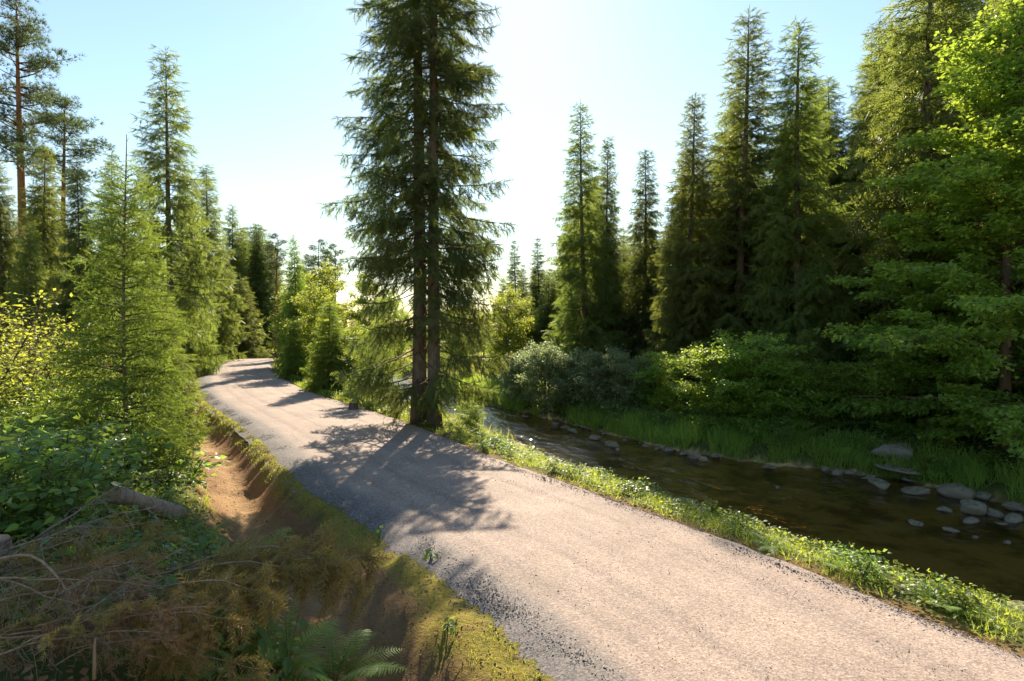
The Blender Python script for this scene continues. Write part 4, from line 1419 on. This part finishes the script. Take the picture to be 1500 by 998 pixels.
def dead_branch(seed, L=1.8, rise=0.35, needle=None, dens=1.0, twig=0.5, wood='wood_tan', sag=0.2, th=0.008, nlen=0.10):
    """conifer branch lying about: crooked stem, side twigs, needle sprays"""
    r = np.random.default_rng(seed)
    g, gn = Geo(), Geo()
    C = walk(r, (0, 0, 0), (1, 0, rise), L, 10, 0.09, rise * 0.17)
    t = np.linspace(0, 1, 10)
    g.add(*tube(C, th * (1 - 0.85 * t) + 0.002, 5))
    m = int(L / 0.06 * dens)
    tq = np.sort(r.uniform(0.08, 1.0, m))
    Q = np.stack([np.interp(tq, t, C[:, i]) for i in range(3)], 1)
    org, dirs = [], []
    for i in range(m):
        sg = 1 if i % 2 else -1
        ln = twig * (1.05 - 0.7 * tq[i]) * r.uniform(0.4, 1.2)
        d = np.array([r.uniform(0.3, 1.0), sg * r.uniform(0.3, 1.1), r.normal(0.1, 0.4)])
        d /= np.linalg.norm(d)
        W = walk(r, Q[i], d, ln, 5, 0.16, sag)
        tt_ = np.linspace(0, 1, 5)
        g.add(*tube(W, 0.0034 * (1 - 0.75 * tt_) + 0.0009, 3))
        for q in range(r.integers(4, 8)):
            f = r.uniform(0.15, 0.95)
            B0 = np.array([np.interp(f, tt_, W[:, j]) for j in range(3)])
            d3 = norm((d + r.normal(0, 0.7, 3) + [0, 0, -sag * 1.5])[None])[0]
            l3 = (0.05 + ln * 0.4) * r.uniform(0.4, 1)
            S3 = walk(r, B0, d3, l3, 3, 0.25, sag)
            g.add(*tube(S3, [0.0017, 0.0013, 0.0006], 3))
            if needle:
                kk = max(1, int(l3 / 0.06))
                for e in range(kk):
                    f3 = e / kk
                    org.append(S3[0] + (S3[-1] - S3[0]) * f3)
                    dirs.append(d3 + [0, 0, -sag * 2 * f3] + r.normal(0, 0.2, 3))
        if needle:
            kk = max(2, int(ln / 0.06))
            for e in range(kk):
                f = (e + 0.3) / kk
                org.append([np.interp(f, tt_, W[:, j]) for j in range(3)])
                dirs.append(d + [0, 0, -sag * 2.5 * f] + r.normal(0, 0.25, 3))
    out = [("stem", g.mesh("dead_branch", M[wood], True))]
    if needle:
        org, dirs = np.array(org), np.array(dirs)
        V, Fc = scatter(TW_BR, org, dirs, nlen * r.uniform(0.7, 1.3, len(org)), r.uniform(0, 6, len(org)))
        gn.add(V, Fc, np.repeat(np.clip(r.normal(0.5, 0.25, len(org)), 0, 1), len(TW_BR[0])))
        out.append(("needles", gn.mesh("branch_needles", M[needle])))
    return out


TW_BR = spray(7, 0.09, 0.035, 0.42, 5)
BARE = [dead_branch(60 + i, 1.5, 0.35, None, 1.0, 0.55, 'wood_tan' if i else 'wood_grey', 0.12) for i in range(3)]
RUST = [dead_branch(70 + i, 1.3, 0.30, 'needle_rust' if i else 'needle_brown', 0.8, 0.5, 'wood_tan', 0.16, nlen=0.12) for i in range(2)]
OLIVE = [dead_branch(80 + i, 1.5, 0.30, 'needle_brown', 1.0, 0.55, 'wood_tan', 0.30, 0.009, 0.15) for i in range(2)]


def brush(kind, px, py, rz, length, label, group, tilt=(0, 0), lift=0.1, full=1.4):
    p = on_ground(px, py)
    sc = length / F * p[1] / full
    return thing("dead_branch", label, "dead branch", (p[0], p[1], p[2] + lift), rz, sc, group, kind, tilt)


rb = np.random.default_rng(9)
for px, py, rz, ln, k in ((-60, 900, 0.15, 330, 0), (-70, 960, 0.35, 330, 1), (20, 980, 0.9, 240, 2), (60, 1000, 0.2, 260, 0), (120, 1000, 1.2, 200, 2),
                          (150, 1010, 0.1, 220, 1), (0, 1000, 0.7, 220, 2), (20, 900, 0.5, 240, 0), (-50, 940, 0.1, 300, 2), (-10, 1010, 0.3, 260, 1), (60, 960, -0.2, 240, 0), (90, 1015, 0.5, 200, 2), (-70, 1000, 0.2, 260, 1)):
    brush(BARE[k], px - 15, py, rz, ln * 0.85, "bare dead branch with crooked pale twigs in the brush heap", "bare branches of the brush heap", (rb.normal(0, .25), rb.normal(0, .15)), rb.uniform(0.1, 0.35))
for px, py, rz, ln, k in ((-70, 890, 0.15, 360, 0), (20, 940, 0.2, 250, 1), (110, 950, -0.1, 230, 1), (-40, 985, 0.3, 280, 0), (70, 900, 0.3, 230, 0), (60, 990, 0.0, 240, 1),
                          (-60, 930, 0.5, 300, 0), (130, 990, 0.4, 200, 0), (170, 985, -0.2, 200, 1), (-60, 1000, 0.1, 280, 1), (0, 960, 0.0, 260, 1), (40, 1015, 0.2, 220, 0), (110, 1020, 0.1, 200, 1), (-40, 900, 0.3, 260, 1)):
    brush(RUST[k], px - 15, py, rz, ln * 0.85, "dead branch with %s needles in the brush heap" % ("rust-red" if k else "yellow-brown"),
          "%s branches of the brush heap" % ("rust-red" if k else "yellow-brown"), (rb.normal(0, .15), rb.normal(0, .1)), rb.uniform(0.05, 0.3))
for px, py, rz, ln, k in ((265, 900, 0.05, 330, 0), (300, 905, 0.2, 310, 1), (280, 940, -0.2, 280, 1), (230, 960, 0.1, 260, 0), (330, 920, -0.05, 260, 1),
                          (250, 1000, -0.4, 220, 1), (360, 890, 0.1, 230, 0), (190, 990, 0.2, 240, 0), (240, 930, 0.35, 280, 0)):
    brush(OLIVE[k], px - 60, py, rz, ln * 0.9, "dying spruce branch with drooping olive-brown needles beside the ditch", "dying spruce branches by the ditch", (rb.normal(0, .1), rb.normal(0, .08)), rb.uniform(0.15, 0.4))


# one arching bare bough over the heap, and twigs at the river verge
def bough(label, pts, r0, mat='wood_tan', cat="dead branch"):
    P = catmull(np.array(pts, float), 0.08)
    g = Geo()
    n = len(P)
    g.add(*tube(P - P[0], r0 * (1 - 0.8 * np.linspace(0, 1, n)) + 0.001, 6))
    o = obj("dead_branch", g.mesh("bough", M[mat], True), None, P[0], None, label, cat)
    return o


def ray(px, py, dep):
    return ((px - 750) / F * dep, dep, CAMZ - (py - HOR) / F * dep)


bough("thick bare bough arching over the dead brush heap", [ray(-25, 826, 3.3), ray(40, 816, 3.2), ray(85, 855, 3.1), ray(105, 900, 3.1), ray(122, 955, 3.2)], 0.009)
bough("long thin upright dead twig in the brush heap", [ray(132, 1000, 2.7), ray(133, 950, 2.7), ray(136, 935, 2.72)], 0.008)
bough("pale forked twig sticking out of the dying branches", [ray(258, 910, 3.3), ray(285, 906, 3.3), ray(303, 898, 3.3)], 0.007)
bough("pale driftwood stick leaning out over the near waterline", [ray(1105, 790, 9.6), ray(1118, 778, 9.6), ray(1140, 772, 9.6)], 0.02, 'wood_grey')
bough("short driftwood stick crossing the leaning one at the waterline", [ray(1112, 792, 9.5), ray(1122, 783, 9.5), ray(1126, 776, 9.5)], 0.014, 'wood_grey')

# raspberry plant in front of the dying branches: every leaf a part


def leafy_plant(label, loc, H, n, leaf, seed, cat="plant", group=None):
    r = np.random.default_rng(seed)
    e = obj("raspberry_plant", None, None, loc, None, label, cat, group)
    g = Geo()
    t = np.linspace(0, 1, 8)
    stems = []
    for k in range(3):
        a = k * 2.1 + r.uniform(0, 1)
        P = np.stack([0.16 * H * np.cos(a) * t ** 1.5, 0.16 * H * np.sin(a) * t ** 1.5, H * t * r.uniform(0.8, 1)], 1)
        g.add(*tube(P, 0.005 * (1 - t) + 0.0015, 4))
        stems.append(P)
    obj("stem", g.mesh("stem", M['stem'], True), e)
    gl = Geo()
    gl.add(LEAF_LOBE[0], LEAF_LOBE[1], 0.5)
    lm = gl.mesh("leaf", M['leaf_shrub'])
    for i in range(n):
        P = stems[i % 3]
        f = r.uniform(0.15, 1.0)
        o = np.array([np.interp(f, t, P[:, j]) for j in range(3)])
        a = r.uniform(0, 6.28)
        c = obj("leaf", lm, e)
        c.location = o + np.array([math.cos(a), math.sin(a), 0]) * leaf * 0.35
        c.rotation_euler = (r.normal(0, 0.3), r.uniform(0.1, 0.8), a)
        c.scale = (leaf * r.uniform(0.7, 1.2),) * 3


leafy_plant("lush raspberry plant growing in front of the dying spruce branches", on_ground(378, 1005), 0.75, 40, 0.15, 1)
for i_, (px_, py_) in enumerate(((235, 985), (300, 1000), (330, 960), (420, 1000), (180, 905), (240, 880), (300, 860), (90, 875))):
    leafy_plant("fresh green raspberry sprout growing up through the dead branches", on_ground(px_, py_), 0.55, 20, 0.12, 60 + i_, "plant", "raspberry sprouts in the brush")
fern("fresh fern standing between the dying branches and the ditch", on_ground(420, 985), 0.7, 9, seed=8)
leafy_plant("small broad-leaved plant at the gravel shoulder above the ditch", on_ground(630, 828), 0.22, 14, 0.09, 2)
leafy_plant("tiny broad-leaved plant on the shaded moss edge of the ditch", on_ground(555, 790), 0.2, 12, 0.09, 3)
leafy_plant("leafy sprout on the sunny mossy edge of the ditch", on_ground(655, 935), 0.2, 14, 0.07, 4)

# ------------------------------------------------------------------ verge herbs
rv = np.random.default_rng(15)
cnt = 0
pts = []
while cnt < 80:
    k = rv.integers(len(ROAD))
    y_ = rv.uniform(4.5, 30)
    c0 = np.array([np.interp(y_, ROAD[:, 1], ROAD[:, 0]), y_])
    off = rv.uniform(0.3, 1.7)
    x_ = c0[0] + (1.95 + off) * 0.86
    y2 = y_ + (1.95 + off) * 0.5
    f1 = field(np.array([x_]), np.array([y2]))
    if f1['dr'][0] < 0.25 or f1['dn'][0] > -0.3:
        continue
    cnt += 1
    plant(HERB_A if rv.random() < 0.55 else HERB_B, "herb", "leafy herb on the sunny verge between road and river", "plant", (x_, y2, f1['z'][0] - 0.02),
          rv.uniform(0.16, 0.36), None, "herbs on the verge by the river", rv.uniform(1.0, 1.5), BN)
for i in range(34):
    y_ = rv.uniform(10, 44)
    p = None
    c0 = np.array([np.interp(y_, ROAD[:, 1], ROAD[:, 0]), y_])
    off = rv.uniform(2.0, 3.4)
    x_ = c0[0] - (2.1 + off) * 0.84
    y2 = y_ - (2.1 + off) * 0.53
    f1 = field(np.array([x_]), np.array([y2]))
    if f1['dl'][0] < 1.7:
        continue
    plant(HERB_A if rv.random() < 0.5 else SHRUB_B, "herb", "leafy herb along the top of the ditch bank", "plant", (x_, y2, f1['z'][0] - 0.02),
          rv.uniform(0.3, 0.65), None, "herbs along the ditch bank", rv.uniform(1.0, 1.4), BN)

for i in range(46):
    y_ = rv.uniform(11.5, 29)
    x_ = np.interp(y_, FAR[:, 1], FAR[:, 0]) + rv.uniform(0.3, 2.4)
    plant((HERB_A, HERB_B, SHRUB_B, SHRUB_A)[int(rv.integers(4))], "herb", "leafy herb in the tall grass of the far bank", "plant", (x_, y_, gz(x_, y_) - 0.02),
          rv.uniform(0.45, 0.95), None, "herbs of the far bank", rv.uniform(0.9, 1.4), BN)

# ------------------------------------------------------------------ grass and loose stones (uncountable)


def grass(name, n, xr, yr, accept, hr, wd, mat, seed, bias=1.0, lean=0.45):
    r = np.random.default_rng(seed)
    X, Y, Zz = [], [], []
    got = 0
    while got < n:
        m = n * 3
        x = r.uniform(*xr, m)
        y = yr[0] + (yr[1] - yr[0]) * r.random(m) ** bias
        f1 = field(x, y)
        ok = accept(f1, x, y, r)
        X.append(x[ok])
        Y.append(y[ok])
        Zz.append(f1['z'][ok])
        got += ok.sum()
        if ok.sum() == 0:
            break
    x = np.concatenate(X)[:n]
    y = np.concatenate(Y)[:n]
    z = np.concatenate(Zz)[:n]
    n = len(x)
    d = norm(np.stack([r.normal(0, lean, n), r.normal(0, lean, n), np.ones(n)], 1))
    h = r.uniform(*hr, n) * (0.75 + 0.5 * (vnoise(x * 0.9, y * 0.9, seed) + 1) / 2)
    dist = np.hypot(x, y)
    w = wd * np.maximum(1.0, dist / 9.0) * r.uniform(0.7, 1.3, n)
    V, Fc = scatter(BLADE, np.stack([x, y, z - 0.01], 1), d, np.stack([h, w, h], 1), r.uniform(0, 6.28, n))
    var = np.clip(0.5 + 0.35 * vnoise(x * 0.7, y * 0.7, seed + 3) + 0.2 * r.normal(size=n), 0, 1)
    me = make_mesh(name, V, Fc, np.repeat(var, len(BLADE[0])))
    me.materials.append(M[mat])
    return obj(name, me, kind="stuff", label=name.replace('_', ' ') + " growing in uneven tufts", cat="grass")


def tuft(x, y, k, sd, thr):
    return vnoise(x * k, y * k, sd) > thr


grass("verge_grass", 26000, (-14, 9), (3.5, 34), lambda f, x, y, r: (f['dr'] > 0.22) & (f['dn'] < -0.05) & (f['dr'] < 3.0) & tuft(x, y, 2.2, 3, -0.2), (0.05, 0.2), 0.007, 'grass', 1, 1.3)
grass("far_bank_grass", 26000, (-8, 22), (8, 40), lambda f, x, y, r: (f['df'] > 0.0) & (f['df'] < np.where(x < 7.5, 2.6, 1.5)) & (r.random(len(x)) < np.exp(-f['df'] * 0.9)) & tuft(x, y, 1.2, 8, -0.4), (0.25, 0.6), 0.010, 'grass_dark', 2, 1.0, 0.3)
grass("forest_floor_grass", 22000, (-30, 24), (20, 75), lambda f, x, y, r: ((f['dl'] > 2.0) | (f['df'] > 2.0) | ((f['dr'] > 0.3) & (f['dn'] < 0))) & (r.random(len(x)) < 0.8), (0.2, 0.5), 0.012, 'grass', 3, 1.4)
grass("ditch_bank_grass", 24000, (-22, 3), (3.5, 36), lambda f, x, y, r: (f['dl'] > np.where(y < 10, 2.1, 1.8)) & (f['dl'] < 6.0) & tuft(x, y, 1.6, 12, -0.2), (0.10, 0.32), 0.008, 'grass_dark', 4, 1.2)
grass("moss_edge_grass", 7000, (-18, 2), (3.5, 32), lambda f, x, y, r: (f['dl'] > 0.25) & (f['dl'] < 0.7) & tuft(x, y, 2.5, 17, -0.1), (0.02, 0.07), 0.005, 'grass', 5, 1.3)


def small_leaves(name, n, xr, yr, accept, size, mat, seed, label, bias=1.0, T=LEAF, hgt=0.12):
    r = np.random.default_rng(seed)
    x = r.uniform(*xr, n * 6)
    y = yr[0] + (yr[1] - yr[0]) * r.random(n * 6) ** bias
    f1 = field(x, y)
    ok = np.where(accept(f1, x, y, r))[0][:n]
    x, y, z = x[ok], y[ok], f1['z'][ok]
    n = len(x)
    k = 5
    base = np.repeat(np.stack([x, y, z], 1), k, 0) + r.normal(0, 1, (n * k, 3)) * [0.08, 0.08, 0] + np.stack([np.zeros(n * k), np.zeros(n * k), r.uniform(0.01, hgt, n * k)], 1)
    d = norm(r.normal(0, 1, (n * k, 3)) * [1, 1, 0.3] + [0, 0, 0.1])
    V, Fc = scatter(T, base, d, size * r.uniform(0.6, 1.3, n * k), r.normal(0, 0.4, n * k))
    me = make_mesh(name, V, Fc, np.repeat(np.clip(r.normal(0.5, 0.25, n * k), 0, 1), len(T[0])))
    me.materials.append(M[mat])
    obj(name, me, kind="stuff", label=label, cat="ground cover")


small_leaves("verge_leaves", 3000, (-14, 9), (3.5, 32), lambda f, x, y, r: (f['dr'] > 0.25) & (f['dn'] < -0.1) & (f['dr'] < 3.2), 0.07, 'leaf_birch', 21, "low leaves carpeting the river verge", 1.2, LEAF, 0.2)
small_leaves("thicket_leaves", 5200, (-14, 1), (3.3, 22), lambda f, x, y, r: (f['dl'] > 2.2) & (f['dl'] < 12), 0.075, 'leaf_shrub', 22, "low leaves carpeting the ground of the thicket", 1.2, LEAF, 0.28)
small_leaves("far_bank_leaves", 3500, (-8, 24), (12, 34), lambda f, x, y, r: (f['df'] > 0.5) & (f['df'] < 9), 0.09, 'leaf_shrub', 23, "low leaves carpeting the far bank", 1.0, LEAF2, 0.5)
small_leaves("litter_leaves", 1800, (-9, 1.5), (2.6, 10), lambda f, x, y, r: (f['dl'] > 2.2), 0.05, 'needle_rust', 24, "brown fallen leaves and chips under the brush", 1.0, LEAF2, 0.03)


def stones(name, n, s0, s1, latf, size, mat, seed, label, bias=1.6):
    r = np.random.default_rng(seed)
    C = ROAD
    c = np.concatenate([[0], np.cumsum(np.linalg.norm(np.diff(C[:, :2], axis=0), axis=1))])
    s = s0 + (s1 - s0) * r.random(n) ** bias
    T_ = norm(np.gradient(C[:, :2], axis=0))
    px = np.interp(s, c, C[:, 0])
    py = np.interp(s, c, C[:, 1])
    tx = np.interp(s, c, T_[:, 0])
    ty = np.interp(s, c, T_[:, 1])
    w = np.interp(s, c, C[:, 2])
    la = latf(r, n, w, s)
    x = px + ty * la
    y = py - tx * la
    # height of whichever surface lies on top: road sheet or ground
    zr = np.interp(la / w, lat, zp, left=-9, right=-9)
    zg = field(x, y)['z']
    z = np.maximum(zr, zg)
    sc = size * r.lognormal(0, 0.35, n)
    V, Fc = scatter(STONE, np.stack([x, y, z + sc * 0.15], 1), np.stack([r.normal(size=n), r.normal(size=n), r.normal(0, .3, n)], 1),
                    np.stack([sc, sc * r.uniform(0.6, 1, n), sc * r.uniform(0.4, 0.8, n)], 1), r.uniform(0, 6.28, n))
    me = make_mesh(name, V, Fc, np.repeat(r.random(n), 6))
    me.materials.append(M[mat])
    obj(name, me, kind="stuff", label=label, cat="gravel")


S0 = float(poly_dist(np.array([3.3]), np.array([4.0]), ROAD)[1][0])
stones("shoulder_gravel", 30000, S0 - 2, S0 + 36, lambda r, n, w, s: -w - 0.03 + r.normal(0, 0.13, n), 0.0085, 'pebble', 1, "coarse dark gravel along the left shoulder")
stones("verge_gravel", 11000, S0 - 3, S0 + 26, lambda r, n, w, s: w - 0.06 + r.normal(0, 0.11, n), 0.0105, 'pebble_light', 2, "loose gravel along the river side of the road")
stones("track_gravel", 9000, S0 - 3, S0 + 22, lambda r, n, w, s: np.where(r.random(n) < 0.6, r.choice([1.06, 1.06, -0.45, -1.15], n) + r.normal(0, 0.13, n) + 0.12 * vnoise(s * 0.5, s * 0, 4), r.uniform(-1.7, 1.7, n)),
       0.0060, 'pebble_light', 3, "small loose stones strewn over the wheel tracks")
stones("ditch_clods", 9000, S0 - 2, S0 + 26, lambda r, n, w, s: -w - r.uniform(0.2, 2.0, n), 0.012, 'clod', 4, "crumbs of soil and small stones in the ditch")
